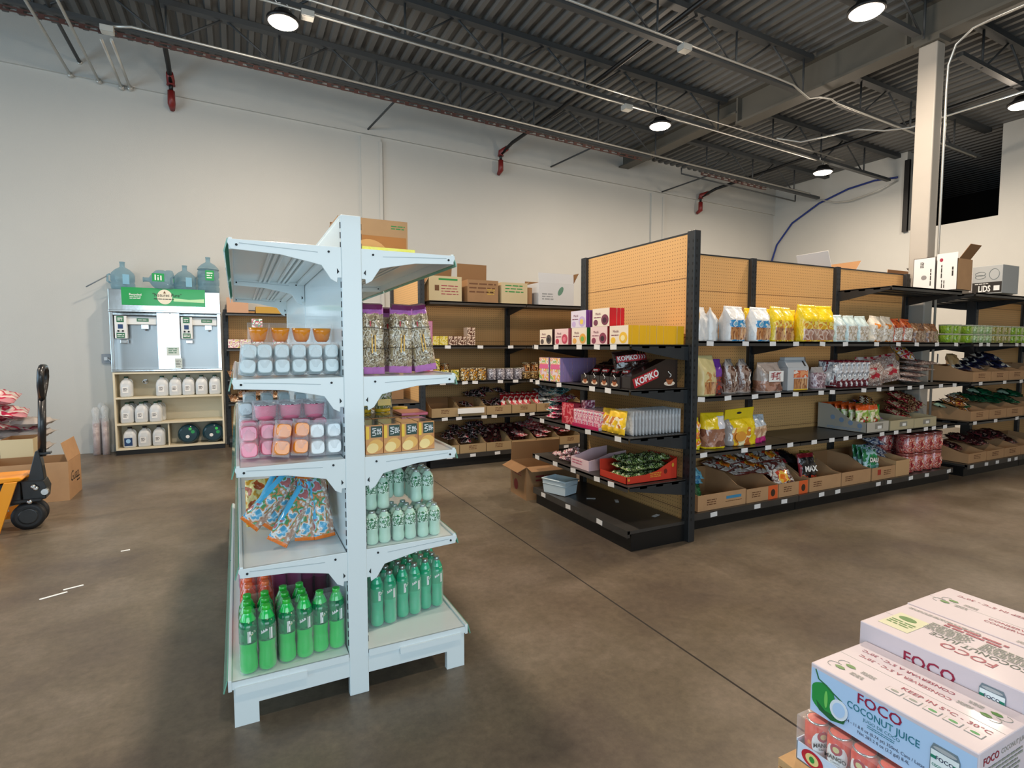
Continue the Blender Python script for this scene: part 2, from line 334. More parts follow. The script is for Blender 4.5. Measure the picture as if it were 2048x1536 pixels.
# red-brown perforated strip hung under the joist by the back wall
b = MB(); x = -5
while x < 8.9:
    z = zb(x)-.035
    if 5.9 < x < 6.07: tag(b.build('perforated_strip', mat('rust_red_paint', '#4d302b', .6)), 'long red-brown perforated strip under the joist left of the beam', 'strip'); b = MB()
    if not 5.9 < x < 7.3:
        b.box(x, x+.165, 7.362, 7.378, z-.008, z); b.box(x, x+.165, 7.362, 7.378, z-.046, z-.036); b.box(x, x+.05, 7.362, 7.378, z-.036, z-.008)
    x += .165
tag(b.build('perforated_strip', mat('rust_red_paint', '#4d302b')), 'short red-brown perforated strip under the joist right of the beam', 'strip')
redpipe = mat('red_coupling', '#7d2422', .4); 
for x, z, dx, n in ((-.65, 4.6, 0, 'left'), (4.02, 4.42, .3, 'middle'), (8.49, 4.25, .5, 'right')):
    t = thing('sprinkler_pipe', '%s black sprinkler pipe with red couplings bending down at the back wall' % n, 'pipe', (x, YB-.12, z), group='sprinkler drops at the back wall')
    MB().tube([(0, 0, .12), (dx*.3, -.25, .24), (dx, -1.2, .38), (dx, -6.5, .45)], .028, 10).build('pipe', black_m, t)
    MB().tube([(0, .09, -.18), (0, 0, -.14), (0, 0, .02)], [.03, .045, .042], 12).build('lower_coupling', redpipe, t)
    MB().tube([(0, 0, .03), (0, 0, .12)], .024, 10).build('drop', black_m, t)
    MB().tube([(0, 0, .09), (0, 0, .15), (dx*.2, -.12, .19)], [.045, .048, .04], 12).build('upper_coupling', redpipe, t)
    b = MB(); b.lathe([(.05, -.012), (.05, .0)], (0, 0, .1), 12); b.build('bolt_ring', redpipe, t)
for x, z, n in ((1.86, 4.6, 'left'), (5.03, 4.5, 'middle'), (7.55, 4.38, 'right')):
    pipe('joist_brace', '%s thin dark brace from the joist down to the back wall ledge' % n, 'brace', [(x, YB-.04, z), (x+.15, 7.4, zb(x)+.0)], .014, joist_m, 'joist braces at the back wall')
pipe('hanging_bar', 'long dark bar hanging below the joist right of the beam', 'bar', [(6.95, 7.4, zb(7)-.02), (6.95, 7.4, zb(7)-.12), (9.9, 7.4, zb(10)-.14), (9.9, 7.4, zb(10)-.02)], .014, joist_m)
blue = mat('blue_cable', '#16307f', .4)
pipe('cable', 'blue cable sweeping across the back corner up to the dark opening', 'cable', [(10.74, 8.58, 1.2), (10.74, 8.58, 3.2), (10.75, 8.45, 3.6), (10.76, 8.1, 4.0), (10.76, 7.5, 4.28), (10.76, 6.9, 4.42), (10.76, 6.4, 4.45), (10.76, 6.0, 4.4)], .018, blue)
pipe('cable', 'thin grey cable drooping between the joist end and the opening', 'cable', [(10.55, 7.36, 4.3), (10.66, 7.1, 4.2), (10.66, 6.8, 4.16), (10.66, 6.3, 4.22), (10.76, 6.0, 4.34)], .009, galv)
MB2 = MB(); MB2.box(10.74, 10.79, 5.80, 5.88, 3.4, 4.66); tag(MB2.build('cable_duct', black_m), 'black vertical cable duct at the left edge of the dark opening', 'duct')
# lamps
lens_m = mat('lamp_lens', '#fff2e0', .4, emit='#ffe9cf', estr=28); lamp_body = mat('lamp_housing', '#1c1d1f', .4, metal=.4)
def make_lamp():
    t = thing('high_bay_lamp', None, 'lamp')
    MB().lathe([(.05, .085), (.08, .09), (.10, .05), (.15, .02), (.152, -.01), (.135, -.012)][::-1], seg=32).build('housing', lamp_body, t)
    MB().lathe([(.02, -.042), (.08, -.038), (.12, -.026), (.135, -.012), (.02, -.011)], seg=32).build('lens', lens_m, t)
    MB().tube([(0, 0, .09), (0, 0, .12), (.02, 0, .14), (0, 0, .16), (-.02, 0, .14), (-.01, 0, .12)], .005, 6).build('hook', galv, t)
    MB().tube([(.03, 0, .08), (.07, .02, .15), (.02, .03, .2), (-.05, .02, .17), (-.08, .0, .21)], .006, 6).build('cord', paper, t)
    return t
LP = Proto(make_lamp)
for x, y, z, n in ((.5, 5.98, 4.50, 'at the upper left, in front of the back wall'), (5.22, 5.98, 4.34, 'left of the deep beam'), (8.65, 5.98, 4.20, 'in the far right bay, farthest from the camera'), (5.1, 3.17, 4.33, 'at the top edge just left of the column'), (8.55, 3.38, 4.26, 'at the far right edge of the picture'), (5.1, .4, 4.33, 'behind and right of the camera'),
                   (.5, 3.2, 4.5, 'above the white gondola, out of the picture'), (.5, .4, 4.5, 'above the camera'), (-3.6, 4.6, 4.6, 'over the pallet jack, out of the picture')):
    LP.put((x, y, z), 'round glowing high bay lamp '+n, 'high bay lamps under the joists')
    pw = LAMP_POWER*((.3 if x < 1 else .6) if y < 1 else 1)
    area('lamp_light', (x, y, z-.045), (0, 0, 0), .26, 0, pw, LAMP_COL, 'DISK')
    pl = bpy.data.lights.new('lamp_fill_glow', 'POINT'); pl.energy = pw*.34; pl.color = LAMP_COL; pl.shadow_soft_size = .12; po = bpy.data.objects.new('lamp_fill_glow', pl); C.objects.link(po); po.location = (x, y, z-.16)  # added fill light below each lamp, brightens ceiling and upper walls
# ------------------------------------------------------------------ gondolas
def pegboard():
    m = mat('pegboard', '#dcae72', .6); nt = m.node_tree; b = nt.nodes['Principled BSDF']
    tc = nt.nodes.new('ShaderNodeTexCoord'); sp = nt.nodes.new('ShaderNodeSeparateXYZ'); nt.links.new(tc.outputs['Object'], sp.inputs[0])
    def M(op, a, b_=None, c=None):
        n = nt.nodes.new('ShaderNodeMath'); n.operation = op
        for i, v in enumerate((a, b_, c)):
            if v is None: continue
            if isinstance(v, (int, float)): n.inputs[i].default_value = v
            else: nt.links.new(v, n.inputs[i])
        return n.outputs[0]
    def cell(s): return M('SUBTRACT', M('FRACT', M('DIVIDE', s, .0254)), .5)
    u, v = cell(sp.outputs[0]), cell(sp.outputs[2])
    d = M('SQRT', M('ADD', M('MULTIPLY', u, u), M('MULTIPLY', v, v)))
    seam = M('LESS_THAN', M('ABSOLUTE', M('SUBTRACT', M('FRACT', M('DIVIDE', sp.outputs[2], .405)), .5)), .006)
    hole = M('MAXIMUM', M('LESS_THAN', d, .13), seam)
    mx = nt.nodes.new('ShaderNodeMix'); mx.data_type = 'RGBA'; mx.inputs[6].default_value = lin('#d8a86c'); mx.inputs[7].default_value = lin('#6f4a28')
    nt.links.new(hole, mx.inputs[0]); nt.links.new(mx.outputs[2], b.inputs['Base Color']); return m
peg = pegboard()
tag_paper = mat('price_tag_paper', '#e9e9ea', .5)
TAGME = MB().box(-.034, .034, -.0015, 0, -.017, .017).mesh('price_tag', tag_paper)
def hole_strip(x0, x1, y, z0, z1, step=.05):
    b = MB(); z = z0
    while z < z1:
        for x in (x0, x1): b.box(x-.004, x+.004, y-.001, y, z, z+.018)
        z += step
    return b
def gondola(name, label, loc, rotz, bays, blen, H, depth, levels, top=None, sides=(-1,), base_depth=None, cat='shelving', skip_panel=(), topbays=None, post=(.06, .05), tags=True, end_panel=True, seed=1):
    """local x = length, front side = -y (side -1), back side = +y. levels: shelf top heights; the first is the base deck"""
    rng = random.Random(seed)
    t = thing(name, label, cat, loc, (0, 0, rotz)); L = bays*blen; bd = base_depth or depth
    for i in range(bays+1):
        x = i*blen; pw, pd = post
        b = MB().box(x-pw/2, x+pw/2, -pd, pd if len(sides) > 1 else .01, 0, H); u = b.build('upright', dark_steel, t, bevel=.003)
        so = hole_strip(x-pw*.28, x+pw*.28, -pd, .15, H-.05).build('slot_row', black_m, u); so['kind'] = 'stuff'
        if i in (0, bays) and end_panel:
            s = -1 if i == 0 else 1; q = MB(); z = .15
            while z < H-.05: q.box(x+s*pw/2, x+s*(pw/2+.001), -pd*.6, -pd*.6+.008, z, z+.018); z += .05
            q.build('slot_row', black_m, u)['kind'] = 'stuff'
    for i in range(bays):
        if i in skip_panel: continue
        MB().box(i*blen+post[0]/2, (i+1)*blen-post[0]/2, -.012, .012, .12, H-.01).build('back_panel', peg, t)
        MB().box(i*blen+post[0]/2, (i+1)*blen-post[0]/2, -.014, .014, H-.012, H).build('top_rail', dark_steel, t)
    for s in sides:
        for i in range(bays):
            x0, x1 = i*blen+.004, (i+1)*blen-.004
            z = levels[0]
            b = MB().box(x0, x1, *sorted((s*.03, s*bd)), z-.022, z); 
            b.box(x0, x1, *sorted((s*(bd-.02), s*(bd+.004))), z-.045, z+.004); sh = b.build('base_deck', shelf_grey, t)
            MB().box(x0, x1, *sorted((s*.03, s*(bd-.03))), 0, z-.024).build('kick_plate', black_m, t)
            lev = list(levels[1:])
            if top and (topbays is None or i in topbays): lev.append(top)
            for k, z in enumerate([levels[0]]+lev):
                if k:
                    f = s*depth; b = MB().box(x0, x1, *sorted((s*.03, f)), z-.012, z)
                    b.box(x0, x1, *sorted((f, f-s*.006)), z-.034, z+.003)
                    for q in (.25, .5, .75): b.box(x0, x1, *sorted((f*q-.03, f*q+.03)), z-.024, z-.012)
                    sh = b.build('shelf', shelf_grey, t)
                    for x in (x0, x1-.004):
                        MB().prism([(s*.03, z-.005), (f*.96, z-.005), (f*.96, z-.03), (s*.12, z-.10), (s*.03, z-.11)], 'x', x, x+.004).build('bracket', dark_steel, sh)
                if tags and not (top and z == top):
                    nn = rng.randint(3, 5)
                    for j in range(nn):
                        tx = x0+(j+.5+rng.uniform(-.3, .3))*(x1-x0)/nn; ff = (depth if k else bd+.004)*s
                        link('price_tag', TAGME, sh, (tx, ff+(-.001 if s < 0 else .001), z-(.016 if k else .022)), (0 if s < 0 else 0, rng.uniform(-.08, .08), 0 if s < 0 else pi))
    return t
A1, B1, C1, D1 = 1.39, .985, .575, .125
gondola('peg_shelving', 'long dark peg shelving run left of the column, bread bags on its shelves', (2.93, 3.5, 0), 0, 3, 1.18, 2.13, .55, (D1, C1, B1, A1), top=1.90, topbays=(2,), sides=(-1, 1), seed=3)
gondola('peg_shelving', 'dark peg shelving run right of the column, green tubs on its upper shelf', (6.74, 3.5, 0), 0, 3, 1.19, 1.98, .55, (D1, C1, B1, A1), top=1.90, sides=(-1, 1), skip_panel=(0,), seed=5)
gondola('end_shelving', 'near end shelving unit facing the aisle, with yellow boxes along its top shelf', (2.80, 4.12, 0), R(-90), 1, 1.29, 2.13, .55, (.14, .435, .755, 1.07, 1.365), post=(.07, .045), base_depth=.54, seed=8)
gondola('peg_shelving', 'far peg shelving run near the back wall, open cartons on its top', (1.88, 6.32, 0), 0, 4, 1.19, 1.86, .55, (.14, .565, .965, 1.365), top=1.85, sides=(-1, 1), seed=11)
gondola('end_shelving', 'far end shelving unit with pale pegboard, half hidden by the white gondola', (1.80, 6.95, 0), R(-90), 1, 1.2, 2.13, .5, (.14, .75), post=(.07, .045), seed=13)
gondola('wall_shelving', 'dark peg shelving with pale shelf edges beside the water station', (-.12, 8.56, 0), 0, 2, 1.1, 1.86, .34, (.12, .60, .93, 1.33), top=1.80, tags=False, seed=17)

# white double-sided gondola
WX, WY = .39, 2.112
BOLTME = MB().lathe([(.0042, -.002), (.0042, .002)], (0, 0, 0), 10, 'y').mesh('bolt', mat('slot_dark', '#15181a', .6))
def white_gondola():
    t = thing('display_gondola', 'white double-sided gondola in the foreground loaded with drinks and snacks', 'shelving', (WX, WY, 0)); W = white_paint
    slot = mat('slot_dark', '#15181a', .6)
    for k in range(3):
        y = k*1.235
        p = MB().box(-.036, .037, 0, .032, 0, 1.833).build('upright', W, t, bevel=.003)
        q = MB(); z = .2
        while z < 1.8:
            q.box(-.0385, -.0355, .006, .012, z, z+.022); q.box(.0365, .0395, .006, .012, z, z+.022); z += .036
        if k == 0: q.build('slot_row', slot, p)['kind'] = 'stuff'
        p.location.y = y
    for k in range(2):
        MB().box(-.034, .034, .03+k*1.235, 1.235+k*1.235, .15, 1.828).build('back_panel', W, t)
        MB().box(-.037, .037, .03+k*1.235, 1.235+k*1.235, 1.824, 1.834).build('top_rail', W, t)
    # base legs
    for k in range(3):
        y = k*1.235
        MB().prism([(-.435, 0), (-.355, 0), (-.355, .075), (-.036, .078), (-.036, .155), (-.435, .155)], 'y', y+.002, y+.028).build('leg', W, t)
        MB().prism([(.037, .155), (.037, .078), (.36, .078), (.36, 0), (.437, 0), (.437, .155)], 'y', y+.002, y+.028).build('leg', W, t)
    def shelf(s, z, y0, y1, reach, base=False):
        x0, x1 = sorted((s*.038, s*reach)); b = MB().box(x0, x1, y0, y1, z-.004, z)
        b.box(*sorted((s*reach, s*(reach+.012))), y0, y1, z-.035, z+.006); b.box(x0, x1, y0, y0+.006, z-.03, z); b.box(x0, x1, y1-.006, y1, z-.03, z)
        if not base:
            for q in (.38, .62): 
                for e in (-.022, .0, .022): b.box(*sorted((s*(reach*q+e-.006), s*(reach*q+e+.006))), y0, y1, z-.016, z-.004)
            b.box(*sorted((s*.038, s*.075)), y0, y1, z-.02, z-.004)
        o = b.build('shelf', W, t, bevel=.002)
        st = MB(); xo = s*(reach+.0125)
        st.prism([(xo, z+.004), (xo+s*.004, z+.004), (xo+s*.016, z-.040), (xo+s*.012, z-.042)], 'y', y0+.01, y1-.01)
        st.build('label_holder', film('green_strip', '#bfe6d8', .35, body='#7fc0a8', bump=0), o)
        if not base:
            for yy in (y0-.004, y1-.0085):
                h = reach
                pr = [(.036, .0), (h+.014, .0), (h+.016, -.012), (h+.006, -.034), (h*.62, -.042), (h*.36, -.062), (h*.27, -.07), (h*.19, -.118), (.052, -.13), (.05, -.112), (.036, -.112)]
                if s > 0: pr = pr[::-1]
                br = MB().prism([(s*p, z+q) for p, q in pr], 'y', yy, yy+.006).build('bracket', W, o, bevel=.0015)
                for xx, zz in ((h-.012, -.019), (.08, -.02)): link('bolt', BOLTME, br, (s*xx, yy-.001, z+zz))
                dk = MB()
                dk.prism([(s*.044, z-.09), (s*.052, z-.078), (s*.052, z-.098)][::(-1 if s > 0 else 1)], 'y', yy-.0015, yy)
                dk.build('notch', slot, br)
                MB().prism([(s*(h*.3), z-.0235), (s*(h-.02), z-.0115), (s*(h-.02), z-.0135), (s*(h*.3), z-.0255)], 'y', yy-.001, yy).build('fold_line', mat('fold_grey', '#a9b5b8', .4), br)
        return o
    for k in range(2):
        y0, y1 = k*1.235+.006, (k+1)*1.235
        for z in (.57, .93, 1.238, 1.715):
            for s in (-1, 1): shelf(s, z, y0, y1, .392)
        for s in (-1, 1): shelf(s, .172, y0-.01, y1, .44, True)
    # split lip pieces at the base front
    MB().box(-.43, -.19, -.012, -.002, .125, .15).build('front_trim', W, t); MB().box(.16, .42, -.012, -.002, .125, .15).build('front_trim', W, t)
    return t
white_gondola()
# ------------------------------------------------------------------ packaging builders
def wob(a, b, c, s): return sin(a*7.1+s)*cos(b*5.3+1.7*s)+.5*sin(a*17.3+b*11.1+c*3+2.3*s)+.3*sin(b*29+s*5)*cos(a*23)
def bag_mesh(name, w, h, t, mats, f=None, kind='pillow', wr=.006, seed=0, nx=14, nz=20, taper=.0):
    """soft bag standing on z=0, front towards -y. f(u,v,front)->material index. kinds: pillow (both ends sealed), stand (flat bottom, top sealed)"""
    b = MB(); f = f or (lambda u, v, fr: 0)
    for side in (-1, 1):
        n0 = len(b.v)
        for j in range(nz+1):
            v = j/nz
            for i in range(nx+1):
                u = i/nx
                if kind == 'pillow': th = t/2*(max(0, sin(pi*u))**.45)*(max(0, sin(pi*min(1, max(0, (v-.05)/.9))))**.4)
                else:
                    vv = 1 if v < .62 else max(0, 1-(v-.62)/.34)
                    th = t/2*(max(0, sin(pi*u))**.18)*vv
                ww = w*(1-taper*v)
                if kind == 'stand' and v > .62: ww *= 1+.04*sin((v-.62)*8)
                q = wob(u*2+side, v*2, side, seed)*wr*(.35+min(1, th/(t*.2+1e-6)))
                b.v.append(((u-.5)*ww+q*.3*(1 if 0 < i < nx else .4), side*(th+.0008)+side*q*(1 if 0 < i < nx else 0), max(.0012, v*h+(q*.4 if 0 < j < nz else 0)+.0012)))
        for j in range(nz):
            for i in range(nx):
                a = n0+j*(nx+1)+i; q = (a, a+1, a+nx+2, a+nx+1)
                b.face(q if side < 0 else q[::-1], f((i+.5)/nx, (j+.5)/nz, side < 0), True)
    m = (nx+1)*(nz+1)
    for j in range(nz):
        for i, fl in ((0, False), (nx, True)):
            a = j*(nx+1)+i; c = a+nx+1; q = (a, c, c+m, a+m); b.face(q if not fl else q[::-1], f(0 if i == 0 else 1, (j+.5)/nz, True), True)
    for j, fl in ((0, True), (nz, False)):
        for i in range(nx):
            a = j*(nx+1)+i; q = (a, a+1, a+1+m, a+m); b.face(q if not fl else q[::-1], f((i+.5)/nx, 0 if j == 0 else 1, True), True)
    return b.mesh(name, mats)
def bag(name, cat, w, h, t, mats, f=None, **k):
    """a bag that is one mesh: returns a function placing copies"""
    me = bag_mesh(name, w, h, t, mats, f, **k)
    def put(loc, label, group=None, rot=(0, 0, 0)):
        o = tag(link(name, me, None, loc, rot), label, cat, group); o['movable'] = 1; return o
    return put
def box_thing(name, cat, w, d, h, side, front=None, top=None, arts=(), bev=.0015):
    """closed box, front (-y) and left side carry their own print"""
    def mk():
        t = thing(name, None, cat); ms = [side, front or side, top or side]
        MB().box(-w/2, w/2, 0, d, 0, h, [0, 2, 1, 0, 0, 0]).build('box', ms, t, bevel=bev)
        for a in arts: a(t)
        return t
    return Proto(mk)
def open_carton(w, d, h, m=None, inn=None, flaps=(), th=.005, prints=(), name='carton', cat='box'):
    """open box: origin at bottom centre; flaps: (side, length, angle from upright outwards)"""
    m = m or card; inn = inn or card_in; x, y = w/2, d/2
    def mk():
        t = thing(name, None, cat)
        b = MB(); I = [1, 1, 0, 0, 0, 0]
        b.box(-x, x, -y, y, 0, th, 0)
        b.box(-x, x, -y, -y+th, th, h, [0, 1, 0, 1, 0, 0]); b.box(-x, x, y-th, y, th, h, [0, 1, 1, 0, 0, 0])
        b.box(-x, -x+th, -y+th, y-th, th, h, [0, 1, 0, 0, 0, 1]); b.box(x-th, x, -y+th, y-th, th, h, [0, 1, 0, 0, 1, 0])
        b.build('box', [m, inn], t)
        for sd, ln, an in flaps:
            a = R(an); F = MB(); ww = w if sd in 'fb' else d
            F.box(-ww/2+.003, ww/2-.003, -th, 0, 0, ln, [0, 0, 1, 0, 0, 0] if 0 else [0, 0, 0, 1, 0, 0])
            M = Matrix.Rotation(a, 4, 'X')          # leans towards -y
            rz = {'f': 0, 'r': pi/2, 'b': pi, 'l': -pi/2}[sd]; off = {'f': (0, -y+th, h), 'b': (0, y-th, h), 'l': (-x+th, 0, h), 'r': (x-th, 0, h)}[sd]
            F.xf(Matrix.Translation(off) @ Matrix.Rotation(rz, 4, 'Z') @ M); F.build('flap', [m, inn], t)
        for p in prints: p(t)
        return t
    return Proto(mk)
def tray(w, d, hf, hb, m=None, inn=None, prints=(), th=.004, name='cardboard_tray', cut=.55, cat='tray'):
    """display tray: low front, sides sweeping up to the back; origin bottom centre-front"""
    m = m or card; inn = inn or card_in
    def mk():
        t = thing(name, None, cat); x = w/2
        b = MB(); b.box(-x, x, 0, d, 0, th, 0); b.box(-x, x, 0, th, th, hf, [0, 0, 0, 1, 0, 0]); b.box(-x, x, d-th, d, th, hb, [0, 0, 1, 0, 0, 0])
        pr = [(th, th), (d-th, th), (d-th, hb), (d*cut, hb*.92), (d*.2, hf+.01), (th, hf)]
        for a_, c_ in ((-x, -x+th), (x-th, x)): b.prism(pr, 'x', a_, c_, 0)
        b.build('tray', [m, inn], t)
        for p in prints: p(t)
        return t
    return Proto(mk)
def lathe_me(name, prof, mats, seg=20, sq=0): return MB().lathe(prof, seg=seg, sq=sq).mesh(name, mats)

# ------------------------------------------------------------------ goods on the white gondola, left side
GL = 'the left side of the white gondola'
cup_m = mat('jelly_cup_pale', '#c0ced2', .25, coat=.6); cup_o = mat('jelly_cup_orange', '#f58f08', .25, coat=.6); cup_p = mat('jelly_cup_pink', '#f0819c', .3, coat=.5); cup_w = mat('jelly_cup_white', '#dfe4e6', .25, coat=.5)
lid_m = patch('cup_lid_print', ['#e9e3e0', '#c9b8c4', '#7c3550', '#eef1f2'], 60)
def cup_pack(cm, w=.056, n=2, ch=.062, name='cup_pack', cat='jelly cups'):
    """cups on their side, one above the other in a tight film"""
    def mk():
        t = thing(name, None, cat)
        for k in range(n):
            c = MB().lathe([(.5*w*.80, .0), (.5*w*.92, -.012), (.5*w*1.0, -.07), (.5*w*1.06, -.074)][::-1], (0, 0, 0), 20, 'y', sq=4).xf(Matrix.Translation((0, 0, ch*(k+.5)+.002)))
            cc = c.build('cup', cm, t); MB().lathe([(w*.52, .0745), (w*.52, .077)], (0, 0, ch*(k+.5)+.002), 20, 'y', sq=4).xf(Matrix.Rotation(pi, 4, 'Z') @ Matrix.Translation((0, 0, 0))).build('lid', lid_m, cc)
        link('wrap', bag_mesh('wrap', w*1.08, ch*n+.012, .094, [clear], wr=.002, seed=n), t, (0, .036, -.002))
        return t
    return Proto(mk)
CP = cup_pack(cup_m, ch=.055)
for i in range(6):
    CP.put((.032+.0585*i, 2.165+.003*i, 1.252), '%s pale jelly cup pack from the left on %s' % (ORD[i], 'the white gondola'), 'pale jelly cup packs', (R(-8), R(6 if i == 0 else 0), 0))
def bowl_pack():
    t = thing('pudding_pack', None, 'pudding cups')
    for k in range(3):
        z = .062*k+.004
        c = MB().lathe([(.018, z), (.027, z+.01), (.034, z+.04), (.036, z+.052)], seg=24).build('bowl', cup_o, t)
        MB().lathe([(.036, z+.0525), (.036, z+.054)], seg=24).build('lid', mat('foil_orange', '#f6a41e', .25, metal=.3), c)
    link('wrap', bag_mesh('wrap', .078, .20, .078, [film('shrink_film', clear=.95, bump=.8, bscale=25)], wr=.002, seed=3), t, (0, 0, 0)); return t
BP = Proto(bowl_pack)
for i in range(4): BP.put((.078+.078*i, 2.36, 1.242), '%s orange pudding tower from the left, behind the pale cups' % ORD[i], 'orange pudding cup towers')
# third shelf
PP = cup_pack(cup_p, .06, 2, .06); WP = cup_pack(cup_w, .056, 2, .062); OP = cup_pack(cup_o, .056, 2, .062)
for i, (x, y, z, rz) in enumerate(((.032, 2.20, .935, 0), (.098, 2.225, .935, 0), (.037, 2.36, .935, 2), (.105, 2.36, .935, 0), (.17, 2.36, .935, 0), (.235, 2.36, .935, 0), (.3, 2.36, .935, 0))):
    PP.put((x, y, z+.008), '%s pink jelly cup pack on the third shelf' % (['front left', 'second from the left, front row', 'far left, back row', 'second, back row', 'third, back row', 'fourth, back row', 'fifth, back row'][i]), 'pink jelly cup packs', (R(-6), 0, R(rz)))
for i, (x, y, ry) in enumerate(((.135, 2.135, 14), (.200, 2.140, 11))):
    OP.put((x, y, .953), '%s orange jelly cup pack, leaning out on the third shelf' % ('left' if i == 0 else 'right'), 'leaning orange jelly cup packs', (R(-10), R(ry*.6), R(3)))
for i, x in enumerate((.262, .323)):
    WP.put((x, 2.15, .942), '%s white jelly cup pack beside the post, third shelf' % ('left' if i == 0 else 'right'), 'white jelly cup packs', (R(-6), 0, 0))
PB = Proto(lambda: (lambda t: ([MB().lathe([(.03, .0), (.037, .012), (.04, .05), (.042, .055)], seg=24).build('bowl', cup_p, t), MB().lathe([(.042, .0555), (.042, .058)], seg=24).build('lid', lid_m, t), link('wrap', bag_mesh('wrap', .096, .075, .09, [clear], wr=.002, seed=9), t, (0, 0, -.003))], t)[1])(thing('pudding_bowl', None, 'pudding cups')))
for i, x in enumerate((.095, .185, .275)): PB.put((x, 2.35, 1.068), '%s pink pudding bowl on top of the pink packs' % ['left', 'middle', 'right'][i], 'pink pudding bowls')
FP = cup_pack(mat('grape_jelly', '#6b3556', .3, coat=.4), .06, 3, .06)
for i in range(3): FP.put((.08+.09*i, 2.52, .935), '%s dark grape jelly pack at the back of the third shelf' % ['left', 'middle', 'right'][i], 'grape jelly packs')
CPK = cup_pack(mat('jelly_clear', '#c3cfd2', .2, coat=.6), .055, 3, .06)
CPK.put((.028, 2.50, .943), 'clear jelly pack standing behind the pink ones at the shelf edge', None, (R(-6), 0, 0))
for i in range(4): CPK.put((.05+.08*i, 3.0, .935), '%s clear jelly pack far along the third shelf' % ORD[i], 'clear jelly packs far along')
for i in range(4): CP.put((.05+.08*i, 2.95, 1.241), '%s pale jelly pack far along the second shelf' % ORD[i], 'pale jelly packs far along')
# fourth shelf: leaning snack bags
snack_art = patch('snack_print', ['#5aa9cc', '#ddd8d2', '#cf8a55', '#5a9a62', '#a9d0de', '#b5696a'], 24, rough=.2, coat=.6, bump=.7, bscale=45)
snack_w = patch('snack_window', ['#b58a74', '#c9a893', '#e4ded9'], 60, rough=.15, coat=.7, bump=.8); snack_o = mat('snack_orange', '#ee7a22', .25, coat=.5, bump=.5)
SB = bag('snack_bag', 'snack bag', .082, .262, .062, [snack_art, snack_w, snack_o, mat('snack_blue', '#4fb2dd', .25, coat=.5)], lambda u, v, fr: 2 if v < .07 or v > .94 else (1 if u > .72 else (3 if u < .18 and .3 < v < .9 else 0)), wr=.004, seed=4)
for i, (x, y, z, rx, ry, rz) in enumerate(((.02, 2.33, .66, -28, 46, -6), (.085, 2.36, .63, -28, 36, -10), (.115, 2.26, .595, -32, 33, -8), (.225, 2.30, .576, -24, 6, 0), (.300, 2.30, .576, -22, -4, 5), (.06, 2.50, .62, -20, 30, 0), (.19, 2.42, .60, -24, 16, 0))):
    SB((x, y, z), '%s blue and orange snack bag leaning on the fourth shelf' % ['far left', 'second', 'third, lowest lying', 'upright fourth', 'rightmost, beside the post,', 'back left', 'back middle'][i], 'leaning snack bags', (R(rx), R(ry), R(rz)))
SB2 = bag('snack_bag', 'snack bag', .11, .2, .05, [patch('yellow_snack', ['#e8a32a', '#f5d98a', '#c0561f'], 20)], seed=8)
for i in range(3): SB2((.07+.115*i, 2.58, .578), '%s yellow snack bag standing behind the leaning ones' % ORD[i], 'yellow snack bags', (R(-5), 0, 0))
